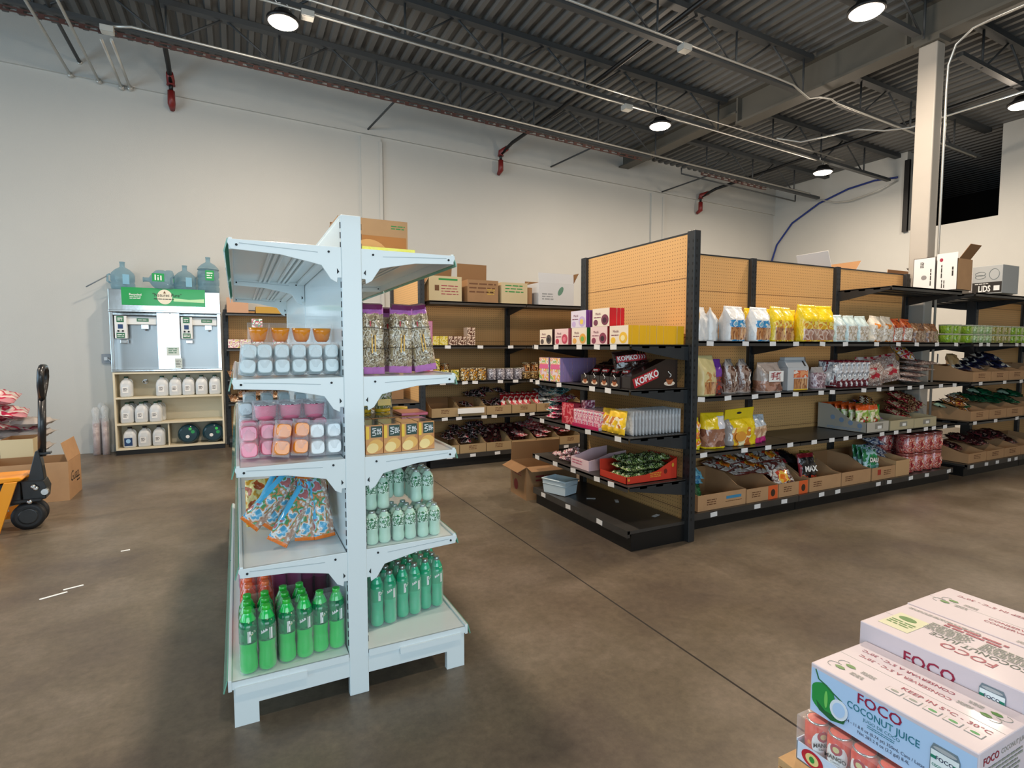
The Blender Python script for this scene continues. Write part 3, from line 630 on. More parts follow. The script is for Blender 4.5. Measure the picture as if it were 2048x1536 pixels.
# bottles
def soda(green, cap, label, h=.235, r=.0305, name='bottle_pack', rows=2, cols=2, cat='bottles', capped=True, script=True, logo=('drinky', '#e9f4e4')):
    def prof(): return [(r*.75, 0), (r*.98, .008), (r, .02), (r*.96, .055*h/.235), (r*.9, .075*h/.235), (r*.96, .1*h/.235), (r, .112*h/.235), (r, .165*h/.235), (r*.9, .19*h/.235), (r*.6, .212*h/.235), (r*.40, .222*h/.235), (r*.40, h*.965)]
    bm = lathe_me('bottle', prof(), green, 20)
    lm = lathe_me('label_sleeve', [(r*1.015, .112*h/.235), (r*1.02, .113*h/.235), (r*1.02, .168*h/.235), (r*.915, .192*h/.235)], label, 20)
    cm = lathe_me('cap', [(r*.45, h*.93), (r*.47, h*.935), (r*.47, h*.995), (r*.42, h)], cap, 16)
    art = patch('bottle_text_'+logo[0], [logo[1], '#1e6b3c', logo[1], '#d9d36b'], 90, bump=0)
    def mk():
        t = thing(name, None, cat)
        for j in range(rows):
            for i in range(cols):
                x = (i-(cols-1)/2)*r*2.02; y = j*r*2.02
                o = link('bottle', bm, t, (x, y, 0), (0, 0, R(40*i+70*j)))
                l = link('label_sleeve', lm, o)
                link('cap', cm, o)
                if j == 0 and script:
                    pz_ = .13*h/.235
                    q = MB(); a0 = -90-40*i+(-20 if i else 25); m0 = 0
                    for k in range(6):
                        a = R(a0+k*7-18); a2 = R(a0+k*7-12); zz = pz_+.01+k*.0022; hh = (.012, .007, .011, .006, .010, .006)[k]
                        q.add([(r*1.035*cos(a), r*1.035*sin(a), zz), (r*1.035*cos(a2), r*1.035*sin(a2), zz), (r*1.035*cos(a2), r*1.035*sin(a2), zz+hh), (r*1.035*cos(a), r*1.035*sin(a), zz+hh)], [(0, 1, 2, 3)])
                    q.build('brand_script', paper if i else art, l)
                    if h > .2:
                        a = R(a0+(34 if i else -30)); a2 = a+R(20); q2 = MB(); rb = r*1.03; z1 = .118*h/.235; z2 = .160*h/.235
                        q2.add([(rb*cos(a), rb*sin(a), z1), (rb*cos(a2), rb*sin(a2), z1), (rb*cos(a2), rb*sin(a2), z2), (rb*cos(a), rb*sin(a), z2)], [(0, 1, 2, 3)]); q2.build('barcode_patch', paper, l)
        W = cols*r*2.04; D = rows*r*2.04
        b = MB(); n0 = 0; K = 28
        def ring(z, f):
            out = []
            for k in range(K):
                a = 2*pi*k/K; c, s = cos(a), sin(a); rr = r*1.03
                cx = (W/2-rr)*(1 if c > 0 else -1) if cols > 1 else 0; cy = (D/2-rr)*(1 if s > 0 else -1) if rows > 1 else 0
                out.append(((cx*f+rr*f*c), (cy*f+rr*f*s)+D/2-r, z))
            return out
        Z = [(0.002, 1.01), (h*.35, 1.02), (h*.7, 1.02), (h*.86, .86), (h*.98, .72)] 
        for z, f in Z: b.v += ring(z, f)
        for i in range(len(Z)-1):
            for k in range(K): a = i*K+k; c_ = i*K+(k+1) % K; b.face((a, c_, c_+K, a+K), 0, True)
        b.build('shrink_wrap', film('shrink_film', clear=.95, bump=.8, bscale=25), t)
        return t
    return Proto(mk)
gliq = mat('green_drink', '#25c85a', .12, coat=.7); gcap = mat('green_cap', '#2fbf3a', .3, coat=.3); glab = patch('green_label', ['#0f7a4a', '#138a52', '#0d6b42'], 30, bump=0, coat=.6)
SP3 = soda(gliq, gcap, glab, rows=3); SP2 = soda(gliq, gcap, glab, rows=1)
SP3.put((.038, 2.155, .175), 'leftmost shrink pack of green bottles at the base of the white gondola', 'green soda packs', (0, 0, 0))
SP3.put((.170, 2.175, .175), 'middle shrink pack of green bottles at the gondola base', 'green soda packs', (0, 0, R(2)))
SP2.put((.290, 2.19, .175), 'two-bottle green pack next to the gondola post', 'green soda packs', (0, 0, 0))
SPo = soda(mat('orange_drink', '#e8552a', .15, coat=.6), mat('orange_cap', '#f0703a', .3), mat('orange_label', '#d94a2a', .3), script=False)
SPm = soda(mat('magenta_drink', '#8e2558', .15, coat=.6), mat('magenta_cap', '#b33a78', .3), mat('magenta_label', '#a03070', .3), script=False)
for i in range(2): SPo.put((.045, 2.38+.14*i, .175), '%s orange bottle pack behind the green bottles' % ORD[i], 'orange bottle packs')
for i, (x, y) in enumerate(((.17, 2.62), (.29, 2.66), (.04, 2.68), (.20, 2.85))): SPm.put((x, y, .175), '%s magenta bottle pack further along the gondola base' % ORD[i], 'magenta bottle packs')
# ------------------------------------------------------------------ right side
GR = 'the right side of the white gondola'
milk = mat('milk_bottle', '#bfe3cf', .3, coat=.5); mlab = patch('milk_label', ['#2f8a54', '#cfe9da', '#1e6f45', '#dff2e6'], 55, bump=0, coat=.5)
MK = soda(milk, mat('foil_cap', '#b9c3c2', .25, metal=.6), mlab, h=.132, r=.0245, rows=3, script=False, name='milk_drink_pack', cat='bottles')
for i, (x, y, z) in enumerate(((.484, 2.165, .571), (.589, 2.165, .571), (.692, 2.165, .571), (.484, 2.18, .7065), (.585, 2.32, .7065), (.68, 2.215, .7065))):
    MK.put((x, y, z), ['left pack of white bottles in the lower layer, fourth shelf right', 'middle pack of white bottles in the lower layer', 'right pack of white bottles in the lower layer', 'white bottle pack stacked on top at the post', 'white bottle pack stacked on top, set back', 'white bottle pack stacked on top at the right'][i], 'white bottle packs', (0, 0, R(3-i)))
gl2 = mat('green_glass', '#35b98a', .12, coat=.7); GB = soda(gl2, mat('silver_cap', '#9aa5a0', .25, metal=.7), mat('teal_label', '#26a878', .25, coat=.6), h=.225, r=.0275, rows=3, name='glass_bottle_pack')
for i, (x, y) in enumerate(((.528, 2.285), (.645, 2.315), (.758, 2.345))): GB.put((x, y, .175), '%s pack of teal green bottles on the right base shelf' % ['left', 'middle', 'right'][i], 'teal bottle packs', (0, 0, R(4)))
for i, (x, y) in enumerate(((.66, 2.50), (.775, 2.53))): GB.put((x, y, .175), '%s teal bottle pack in the second row of the right base shelf' % ['left', 'right'][i], 'teal bottle packs', (0, 0, R(4)))
BR = soda(mat('amber_drink', '#8a4a16', .15, coat=.6), mat('amber_cap', '#c98a2a', .3), mat('amber_label', '#a8862a', .3), h=.28, r=.03, rows=2, script=False)
for i, (x, y) in enumerate(((.50, 2.50), (.56, 2.68), (.69, 2.72), (.78, 2.86))): BR.put((x, y, .175), '%s amber bottle pack behind the teal bottles' % ORD[i], 'amber bottle packs')
# boxes printed sideways
bx = patch('tan_print', ['#c98a4e', '#d09453', '#c07f45'], 12, rough=.35, coat=.3, bump=0)
def biscuit_box():
    t = thing('biscuit_box', None, 'box'); w, d, h = .069, .17, .115
    MB().box(-w/2, w/2, 0, d, 0, h, [0, 1, 0, 0, 0, 0]).build('box', [bx, mat('dark_film', '#4b4644', .15, coat=.6)], t, bevel=.001)
    y = -.0006
    decal(t, 'title_panel', mat('deep_green_print', '#143a2c', .4), (.008, y, .088), (1, 0, 0), (0, 0, 1), .044, .044)
    for k, s in enumerate(('UVI', 'SJE')): text(s, .021, paper, t, (.0+.018*k, y-.0009, .088), (0, 0, 1), (-1, 0, 0), bold=.02, sx=.95)
    for k, (x, z, r) in enumerate(((.004, .034, .030), (-.008, .024, .024))):
        decal(t, 'biscuit_picture', mat('biscuit_%d' % k, ['#e8b35c', '#f6da94'][k], .5), (x, y-.0004*k, z), (1, 0, .3), (-.3, 0, 1), r*1.9, r*1.6, shape='e')
    decal(t, 'side_strip', yellow_print, (-.027, y, .085), (1, 0, 0), (0, 0, 1), .012, .05)
    return t
BB = Proto(biscuit_box)
for i in range(4): BB.put((.472+.072*i, 2.15+.006*i, .931), '%s tan biscuit box counted from the white gondola post' % ORD[i], 'tan biscuit boxes', (0, 0, R(1)))
for i in range(4): BB.put((.472+.072*i, 2.36+.006*i, .931), '%s tan biscuit box of the second row' % ORD[i], 'tan biscuit boxes, second row')
PK = box_thing('flat_pack', 'box', .12, .16, .012, mat('pink_print', '#c9526a', .3, coat=.4))
PK.put((.70, 2.37, 1.047), 'flat pink pack lying on the tan biscuit boxes')
jar_c = film('jar_plastic', '#e9eed8', .55, body='#8f9a6a')
def jarpack():
    t = thing('nut_jar', None, 'jar'); MB().lathe([(.035, 0), (.04, .004), (.04, .1), (.034, .115)], seg=20, sq=5).build('jar', patch('jar_nuts', ['#8f9a5a', '#d8d5c2', '#5f6a3a', '#b9bfa0'], 40, rough=.1, coat=.9), t)
    MB().lathe([(.036, .115), (.036, .13)], seg=20).build('lid', yellow_print, t); decal(t, 'label', yellow_print, (0, -.0412, .03), (1, 0, 0), (0, 0, 1), .06, .03); return t
JP = Proto(jarpack)
for i, (x, y) in enumerate(((.52, 2.60), (.61, 2.60), (.70, 2.62))): JP.put((x, y, .931), '%s yellow-lidded jar standing behind the tan boxes' % ['left', 'middle', 'right'][i], 'yellow-lidded jars')
for i, (x, y) in enumerate(((.52, 2.60), (.61, 2.60))): JP.put((x, y, 1.062), '%s yellow-lidded jar of the upper layer behind the tan boxes' % ['left', 'right'][i], 'upper yellow-lidded jars')
# second shelf right: tall clear packs
mush = patch('dried_snack', ['#9c8a6c', '#c9bca0', '#7b6a50', '#e6dfcf', '#b3a27f'], 38, rough=.12, coat=.9, bump=.9, bscale=60)
purple = mat('purple_print', '#c27ac0', .2, coat=.6)
def tall_pack():
    t = thing('dried_snack_pack', None, 'snack pack')
    link('bag', bag_mesh('bag', .092, .262, .07, [mush, purple, yellow_print], lambda u, v, fr: 1 if v < .09 or v > .9 else (2 if v < .11 or v > .885 else 0), wr=.005, seed=6), t)
    for z in (.10, .18): MB().tube([(-.046, -.02, z), (-.02, -.038, z+.002), (.02, -.038, z-.002), (.046, -.02, z)], .0016, 6).build('tie', mat('tie_grey', '#5d564c', .5), t)
    for k, x in enumerate((-.006, .006)): MB().box(x-.0025, x+.0025, -.0425, -.041, .08+.006*k, .155-.004*k).build('gold_lettering', mat('gold_print', '#a67c2e', .3, metal=.4), t)
    MB().box(-.013, -.008, -.041, -.040, .185, .205).build('red_mark', red_print, t)
    MB().prism([(0, .255), (.02, .27), (.03, .284), (-.03, .27)], 'x', -.04, .04, 0).build('folded_top', mat('plum_print', '#7a2b5c', .3), t)
    return t
TP = Proto(tall_pack)
for i, (x, y, ry) in enumerate(((.478, 2.185, 0), (.592, 2.20, 2), (.705, 2.215, -9))): TP.put((x, y, 1.2425+abs(ry)*.0008), '%s tall purple-banded snack pack on the second shelf right' % ['left, half behind the post,', 'middle', 'right, tilted'][i], 'tall snack packs', (R(-4), R(ry), R(-4)))
for i in range(3): TP.put((.48+.11*i, 2.38, 1.241), '%s tall purple-banded snack pack in the second row' % ORD[i], 'tall snack packs, second row', (R(-3), 0, 0))
PR = box_thing('gift_box', 'box', .05, .12, .22, mat('bright_red', '#d81f35', .3, coat=.4), patch('pink_swirl', ['#f2a9bd', '#d8406a', '#f7d3dc'], 14, bump=0))
PR.put((.748, 2.33, 1.243), 'upright pink and red box at the shelf end beside the tilted pack')
# top shelf
OC = open_carton(.335, .26, .25, prints=(
    lambda t: decal(t, 'printed_panel', mat('orange_print_panel', '#b5773c', .7), (.01, -.1304, .095), (1, 0, 0), (0, 0, 1), .30, .15),
    lambda t: decal(t, 'dumpling_picture', mat('dumpling_pale', '#d9a466', .7), (-.01, -.1312, .10), (1, 0, -.25), (.25, 0, 1), .15, .10, shape='e'),
    lambda t: decal(t, 'dumpling_fold', mat('dumpling_dark', '#c2853f', .7), (.01, -.1322, .085), (1, 0, -.25), (.25, 0, 1), .11, .06, shape='e'),
    lambda t: lines(t, green_print, (.12, -.131, .217), (1, 0, 0), (0, 0, 1), .07, 2, .012, .4),), flaps=(('b', .02, 0),))
OC.put((.612, 2.86, 1.718), 'tan carton with a dumpling picture on top of the white gondola')
tag(MB().prism([(2.14, 1.716), (2.42, 1.716), (2.42, 1.726), (2.14, 1.73)], 'x', .435, .64).build('flat_packet', mat('yellow_pack', '#e3dc2c', .3, coat=.4, bump=.4)), 'flat yellow packet lying on the top shelf before the carton', 'packet')
# ------------------------------------------------------------------ near end shelving (faces -x, spine x=2.80, y 2.83..4.12)
def thin_box(name, w, d, h, front, spine, arts=()):
    """thin box standing: broad face towards -x, spine towards -y"""
    def mk():
        t = thing(name, None, 'box'); MB().box(0, d, -w/2, w/2, 0, h, [spine, spine, spine, spine, front, front] if 0 else [0, 0, 0, 0, 1, 1]).build('box', [spine, front], t)
        for a in arts: a(t, w, d, h)
        return t
    return Proto(mk)
LX = ((0, -1, 0), (0, 0, 1))       # right/up on a face turned to -x
def art_mochi(c1, c2, tc='#7b2a4c'):
    def f(t, w, d, h):
        decal(t, 'picture', mat('pic_'+c1, c1, .35, coat=.3), (-.0003, -w*.24, h*.36), *LX, w*.42, h*.6, shape='e'); decal(t, 'picture_filling', mat('pic_'+c2, c2, .35), (-.001, -w*.22, h*.34), *LX, w*.22, h*.3, shape='e')
        decal(t, 'picture', mat('pic_'+c1, c1, .35, coat=.3), (-.0003, w*.30, h*.22), *LX, w*.26, h*.34, shape='e')
        text('Mochi', h*.2, mat('ink_'+tc, tc, .4), t, (-.0014, w*.16, h*.70), *LX); lines(t, mat('ink_'+tc, tc, .4), (-.0008, w*.2, h*.5), *LX, w*.4, 1, h*.1)
    return f
spine_y = mat('spine_yellow', '#fbbb1c', .3, coat=.3); face_c = mat('face_cream', '#f1e4d2', .4, coat=.2); face_p = mat('face_pink', '#f0d3d3', .4, coat=.2)
def col(proto, n, x, y, z, dx, label, group, jit=.002):
    for i in range(n): proto.put((x+i*dx, y+random.uniform(-jit, jit), z), label % ORD[i] if i < 20 else label % ('%dth' % (i+1)), group)
YB1 = thin_box('mochi_box', .20, .029, .125, face_c, spine_y, (art_mochi('#f2c23a', '#f7e9b0'),))
col(YB1, 16, 2.275, 2.975, 1.366, .0297, '%s yellow-spined sweets box from the aisle, top product shelf', 'yellow-spined boxes')
RB1 = thin_box('mochi_box', .20, .029, .125, face_p, mat('spine_maroon', '#9c2b3a', .35), (art_mochi('#8e3550', '#3c1a26'),)); RB2 = thin_box('mochi_box', .20, .03, .125, face_c, mat('spine_red', '#d0202c', .3, coat=.3), (art_mochi('#7a3048', '#4a2030'),))
col(RB1, 5, 2.275, 3.20, 1.366, .03, '%s maroon-spined sweets box of the lower layer beside the yellow ones', 'maroon-spined boxes')
col(RB2, 4, 2.275, 3.18, 1.492, .032, '%s bright red-spined sweets box of the upper layer', 'red-spined boxes')
GB1 = thin_box('mochi_box', .20, .029, .125, face_c, mat('spine_green', '#1f7a36', .3, coat=.3), (art_mochi('#e8a83a', '#7fb04a'),)); VB1 = thin_box('mochi_box', .20, .03, .125, mat('face_lilac', '#e4dcec', .4), mat('spine_violet', '#8a50b0', .3), (art_mochi('#c9b0dd', '#f0d060'),))
col(GB1, 5, 2.275, 3.45, 1.366, .03, '%s green-spined sweets box on the top product shelf', 'green-spined boxes')
col(VB1, 4, 2.275, 3.46, 1.492, .03, '%s violet-spined sweets box lying over the green ones', 'violet-spined boxes')
PB1 = thin_box('mochi_box', .20, .029, .125, face_p, mat('spine_pink', '#e06a7c', .3), (art_mochi('#c93a54', '#e77a90'),)); DB1 = thin_box('mochi_box', .20, .03, .125, face_c, mat('spine_black', '#2a2426', .3), (art_mochi('#5a4a44', '#26201e'),))
col(PB1, 3, 2.275, 3.70, 1.366, .03, '%s pink-spined sweets box on the top product shelf', 'pink-spined boxes')
col(DB1, 3, 2.275, 3.94, 1.366, .03, '%s black-spined sweets box at the far end of the shelf', 'black-spined boxes')
# level B
FB1 = thin_box('fruit_box', .155, .028, .19, patch('fruit_face', ['#efe2e6', '#e7a9c4', '#f2b93a', '#f3e9ea', '#9fc26a'], 22, bump=0, rough=.35), mat('spine_lilac', '#a98fc4', .35), (lambda t, w, d, h: decal(t, 'banner', mat('pink_banner', '#e86fa0', .4), (-.0004, 0, h*.62), *LX, w*.9, h*.2),))
col(FB1, 12, 2.28, 3.80, 1.072, .0285, '%s lilac-spined fruit sweets box, nearer column', 'lilac fruit sweet boxes, nearer column')
col(FB1, 8, 2.28, 3.98, 1.072, .0285, '%s lilac-spined fruit sweets box, farther column', 'lilac fruit sweet boxes, farther column')
dk_coffee = mat('coffee_black', '#241713', .3, coat=.5); dk_in = mat('display_inside', '#120d0b', .7)
def coffee_cup(t, o, rt, up, s):
    decal(t, 'saucer', mat('cup_cream', '#e6d3bf', .4), o, rt, up, s, s*.34, shape='e'); r = Vector(rt).normalized(); u = Vector(up).normalized(); n = r.cross(u)
    decal(t, 'cup_picture', mat('cup_brown', '#a8623c', .4), Vector(o)+u*s*.16+n*.0008, rt, up, s*.66, s*.46, pts=[(-.5, .4), (-.42, -.1), (-.2, -.5), (.2, -.5), (.42, -.1), (.5, .4)])
    decal(t, 'coffee_surface', mat('coffee_dark_print', '#3a1c10', .4), Vector(o)+u*s*.34+n*.0016, rt, up, s*.64, s*.16, shape='e')
    b = MB(); q = [Vector(o)+r*s*.14*sin(k*.8)+u*s*(.45+.07*k)+n*.0012 for k in range(7)]; b.tube(q, .0016*s/.06, 5); b.build('steam_picture', paper, t)
KT = tray(.112, .30, .075, .17, dk_coffee, dk_in, (lambda t: coffee_cup(t, (0, -.0012, .022), (1, 0, 0), (0, 0, 1), .075),), name='candy_display', cat='display box')
kop = mat('coffee_wrapper', '#2b1512', .18, coat=.8, bump=.5)
def kop_bag():
    t = thing('candy_bag', None, 'bag')
    link('bag', bag_mesh('bag', .19, .14, .05, [kop, mat('foil_edge', '#6d5c50', .3, metal=.5)], lambda u, v, fr: 1 if v < .05 or v > .95 else 0, wr=.004, seed=2), t)
    b = MB().box(-.082, .082, -.0295, -.0285, .055, .10).build('title_band', red_print, t)
    text('KOPIKO', .044, paper, t, (0, -.0302, .079), (1, 0, 0), (0, 0, 1), bold=.03, sx=.92, name='brand_lettering')
    return t
KB = Proto(kop_bag)
KS = bag('candy_bag', 'bag', .098, .14, .03, [kop, mat('foil_edge', '#6d5c50', .3, metal=.5), red_print, paper], lambda u, v, fr: 1 if v < .05 or v > .95 else ((3 if .57 < v < .66 and .2 < u < .8 else 2) if .5 < v < .72 and .1 < u < .9 else 0), wr=.002, seed=2)
for i, y in enumerate((3.385, 3.268, 3.150, 3.033)):
    KT.put((2.29, y, 1.072), '%s black coffee candy display box from the far side' % ORD[i], 'coffee candy display boxes', (0, 0, R(-90)))
    for j in range(3): KS((2.345+.062*j, y, 1.10+.02*j), '%s bag of coffee candy in the %s display box' % (ORD[j], ORD[i]), 'bags in the coffee candy displays', (R(-32), 0, R(-90)))
def big_kop():
    t = thing('candy_display', None, 'display box'); MB().prism([(0, 0), (.40, 0), (.40, .19), (.30, .195), (0, .08)], 'y', 0, .10, 0).build('display_box', [dk_coffee], t)
    coffee_cup(t, (.33, -.001, .03), (1, 0, 0), (0, 0, 1), .095); MB().box(.02, .23, -.002, -.0005, .035, .10).xf(Matrix.Translation((.12, 0, .06)) @ Matrix.Rotation(R(-19), 4, 'Y') @ Matrix.Translation((-.12, 0, -.06))).build('title_band', red_print, t)
    text('KOPIKO', .062, paper, t, (.135, -.0028, .072), (1, 0, .34), (-.34, 0, 1), bold=.03, sx=.9, name='brand_lettering'); return t
bk = big_kop(); bk.location = (2.30, 2.875, 1.072); tag(bk, 'nearest black coffee candy display with its name in white on red', 'display box')
for j in range(4): KB.put((2.40+.06*j, 3.03+.045*j, 1.19), '%s upright coffee candy bag along the nearest display' % ORD[j], 'upright coffee candy bags', (R(-14), R(-6), R(-14)))
# level C
FL = bag('flat_packet', 'packet', .15, .21, .022, [patch('teal_packet', ['#2d8f95', '#dfe6e4', '#1f6d78', '#56b5b5'], 18)], seed=5)
FM = bag('flat_packet', 'packet', .15, .21, .022, [patch('magenta_packet', ['#c9285c', '#f0dbe0', '#a01c44', '#e77a9a'], 20)], seed=6)
for i in range(7): FL((2.36+.02*(i % 3), 3.98-.02*(i % 4), .765+.018*i), '%s teal packet from the bottom of the teal pile' % ORD[i], 'teal packets in a pile', (R(-84), R(0), R(-70+17*(i % 3))))
for i in range(4): FM((2.30+.01*i, 3.93-.03*i, .760+.014*i), '%s magenta packet from the bottom, at the shelf edge' % ORD[i], 'magenta packets', (R(-82), 0, R(-95+12*i)))
RBX = thin_box('gift_box', .17, .05, .16, patch('red_gift', ['#c02038', '#e08088', '#c83048', '#a81830'], 20, bump=0), mat('plum_dark', '#7d1c30', .35))
RBX.put((2.275, 3.60, .757), 'red patterned box among pink packs on the third shelf down'); RBX.put((2.335, 3.60, .757), 'second red patterned box behind the first one')
PKB = thin_box('pink_pack', .034, .25, .13, patch('pink_pack_side', ['#e8b8c8', '#d0507c', '#f2e4e8', '#d86a90'], 26, bump=.2), patch('pink_pack_end', ['#f2d6de', '#e06a8c', '#f5eef0', '#cfc2d8'], 30, bump=0))
for i in range(9): PKB.put((2.275+.004*(i % 2), 3.495-.036*i, .757), '%s slim pink pack in the row next to the red box' % ORD[i], 'slim pink packs')
TRP = tag(MB().box(2.262, 2.266, 3.18, 3.515, .757, .782).build('pack_sleeve', mat('magenta_strip', '#c2185b', .3, coat=.4)), 'low magenta sleeve holding the slim pink packs', 'sleeve')
WPK = bag('cake_pack', 'cake pack', .20, .165, .019, [film('pack_film', '#f2f2f2', .3, body='#dcdcde', bscale=50), mat('pack_white', '#e6e4e2', .4)], lambda u, v, fr: 1 if .2 < u < .8 and .15 < v < .8 else 0, wr=.0025, seed=3)
for i in range(15): WPK((2.34+.029*i, 2.985, .757), '%s clear wrapped white cake pack from the aisle' % ORD[i], 'clear wrapped cake packs', (R(0), R(0), R(-90)))
YP = bag('cake_pack', 'cake pack', .19, .165, .03, [yellow_print, patch('cake_pic', ['#f2c62b', '#f6e6c0', '#c9752c'], 18, bump=.3)], lambda u, v, fr: 1 if .25 < v < .7 else 0, wr=.004, seed=7)
YP((2.295, 3.02, .757), 'yellow cake pack at the front of the clear wrapped row', None, (R(-8), 0, R(-90)))
YP((2.315, 3.12, .757), 'yellow cake pack half turned behind the front one', None, (R(-14), 0, R(-80)))
MB3 = MB(); MB3.box(2.42, 2.48, 3.50, 3.60, .90, .955); 
box_thing('small_box', 'box', .09, .05, .06, patch('dark_pink_small', ['#7a3a50', '#b06a80', '#e8d8dc'], 50, bump=0)).put((2.38, 3.45, .888), 'small dark pink box lying on the pink packs')
# level D
cnd = bag('candy', 'candy', .05, .035, .02, [patch('candy_wrap', ['#c98890', '#efe0e0', '#8f4a50'], 60)], seed=2, nx=6, nz=6)
for i in range(22): cnd((2.32+random.uniform(-.04, .16), 3.72+random.uniform(-.15, .14), .445+.014*(i % 3)), '%s wrapped candy in the loose pile on the fourth shelf' % (ORD[i] if i < 20 else 'twenty-'+ORD[i-20]), 'loose wrapped candies', (R(-70+random.uniform(-20, 20)), R(random.uniform(-20, 20)), random.uniform(0, 6)))
PT = tray(.24, .34, .075, .13, mat('pale_pink_card', '#eccfd6', .5), mat('khaki_card', '#6e5f3c', .7), (lambda t: lines(t, mat('rose_ink', '#d07a90', .5), (-.03, -.001, .045), (1, 0, 0), (0, 0, 1), .14, 2, .02),))
PT.put((2.29, 3.45, .436), 'empty pale pink display tray on the fourth shelf', None, (0, 0, R(-90)))
red_card = mat('red_card', '#c23420', .45, coat=.2)
def redtray():
    t = thing('display_tray', None, 'tray'); M_ = [red_card, mat('khaki_card', '#6e5f3c', .7)]
    b = MB(); b.box(0, .44, 0, .004, 0, .05, 0); b.box(0, .004, 0, .30, 0, .05, 0); b.box(0, .44, .296, .30, 0, .12, 0); b.box(.436, .44, 0, .3, 0, .15, 0); b.box(0, .44, 0, .3, 0, .004, 1)
    b.prism([(.0, .05), (.16, .052), (.26, .07), (.44, .15), (.44, .05)], 'y', 0, .004, 0); b.build('tray', M_, t)
    gd = mat('gold_ink', '#e2a83c', .4, metal=.3)
    lines(t, gd, (.25, -.0006, .045), (1, 0, 0), (0, 0, 1), .10, 3, .012); decal(t, 'mascot_spot', mat('brown_spot', '#6b1c12', .5), (.335, -.0006, .06), (1, 0, 0), (0, 0, 1), .03, .036, shape='e')
    decal(t, 'gold_corner', gd, (.40, -.0006, .098), (1, 0, 0), (0, 0, 1), .02, .03, shape='e'); decal(t, 'side_emblem', gd, (.02, -.0006, .03), (1, 0, 0), (0, 0, 1), .018, .02, shape='e')
    return t
rt = redtray(); rt.location = (2.285, 2.885, .436); tag(rt, 'red display tray holding green seaweed packs at the shelf end', 'tray')
SW = bag('seaweed_pack', 'snack pack', .19, .085, .035, [patch('seaweed', ['#39502c', '#9fb56a', '#20301c', '#c9d3a8', '#5f7f3a'], 34, coat=.9, bump=.9)], seed=4, wr=.006)
for i in range(12): SW((2.42+.195*(i % 2), 2.925+.105*(i//2 % 2), .4425+.036*(i//4)), '%s glossy green seaweed pack in the red tray' % ORD[i], 'seaweed packs in the red tray', (R(-86), 0, R(3*(i % 3)-3)))
# base deck
def basket():
    t = thing('plastic_basket', None, 'basket'); w = mat('white_plastic', '#cfe0ea', .35, coat=.2)
    b = MB(); P = [(-.11, -.075), (.11, -.075), (.11, .075), (-.11, .075)]; h = .12
    for i in range(4):
        j = (i+1) % 4; a, c = P[i], P[j]; q = 1.12
        b.add([(a[0], a[1], 0), (c[0], c[1], 0), (c[0]*q, c[1]*q, h), (a[0]*q, a[1]*q, h), (a[0]*.97, a[1]*.96, .004), (c[0]*.97, c[1]*.96, .004), (c[0]*q*.97, c[1]*q*.96, h), (a[0]*q*.97, a[1]*q*.96, h)], [(0, 1, 2, 3), (7, 6, 5, 4), (3, 2, 6, 7)])
    b.add([(x, y, .003) for x, y in P], [(0, 1, 2, 3)]); b.build('body', w, t)
    r = MB(); q = 1.14
    for i in range(4): a, c = P[i], P[(i+1) % 4]; r.tube([(a[0]*q, a[1]*q, h-.006), (c[0]*q, c[1]*q, h-.006)], .006, 6)
    r.build('rim', w, t)
    for i in range(4): a, c = P[i], P[(i+1) % 4]
    MB().tube([(P[k % 4][0]*1.08, P[k % 4][1]*1.08, .075) for k in range(5)], .0035, 6).build('band', w, t); return t
Proto(basket).put((2.37, 3.86, .142), 'white plastic basket on the base deck of the near end shelving', None, (0, 0, R(-70)))
for i, (x, y, r) in enumerate(((2.66, 3.02, 20), (2.50, 3.60, -30), (2.64, 3.45, 60))): tag(MB().box(-.035, .035, -.014, .014, 0, .0015).build('paper_tag', tag_paper, None, (x, y, .141)), '%s loose white paper tag on the bare base deck' % ['near', 'far', 'middle'][i], 'paper tag', 'loose paper tags').rotation_euler.z = R(r)
open_carton(.50, .36, .30, card_dark, card_in, (('b', .17, -8), ('f', .12, 100), ('l', .10, 115)), prints=(
    lambda t: lines(t, mat('maroon_ink', '#8a2a2a', .6), (-.05, -.1806, .19), (1, 0, 0), (0, 0, 1), .22, 2, .035), lambda t: decal(t, 'round_emblem', mat('maroon_ink', '#8a2a2a', .6), (-.2506, .05, .1), (0, -1, 0), (0, 0, 1), .09, .1, shape='e'),
    lambda t: lines(t, mat('maroon_ink', '#8a2a2a', .6), (-.2506, 0, .22), (0, -1, 0), (0, 0, 1), .16, 3, .02))).put((2.50, 4.37, 0), 'brown carton with folded flaps on the floor beyond the near end shelving', None, (0, 0, R(-4)))

# ------------------------------------------------------------------ main run: front side, y from 2.95 back; A1 top shelf .. D1 base
def bread(name, w, h, t, top, body, front=None, seed=0, wr=.004, split=.45):
    """standing bread bag: printed top, see-through lower part with the bread"""
    mats = [top, body, front or top]
    return bag(name, 'bread bag', w, h, t, mats, lambda u, v, fr: 1 if v < split and .06 < u < .94 and v > .04 else (2 if fr and v < split+.2 and .1 < u < .9 else 0), kind='stand', seed=seed, wr=wr)
bread_b = patch('bread_loaf', ['#a96a3a', '#c98a52', '#8f5430', '#d9a878'], 12, rough=.12, coat=.9, bump=.4, stretch=(3, 1, .6))
wb = mat('bag_white', '#e3e4e4', .3, coat=.4, bump=.4); bl = patch('blue_brand', ['#e6ebee', '#3f9fd2', '#2b86c4', '#e6ebee', '#7cc0e0'], 14, bump=.4); yl = mat('bag_yellow', '#f2d21e', .25, coat=.5, bump=.5); yl2 = patch('bag_yellow_print', ['#f2d21e', '#d98a2c', '#f6e27a', '#e8b020'], 16, bump=.4)
Y0 = 3.10
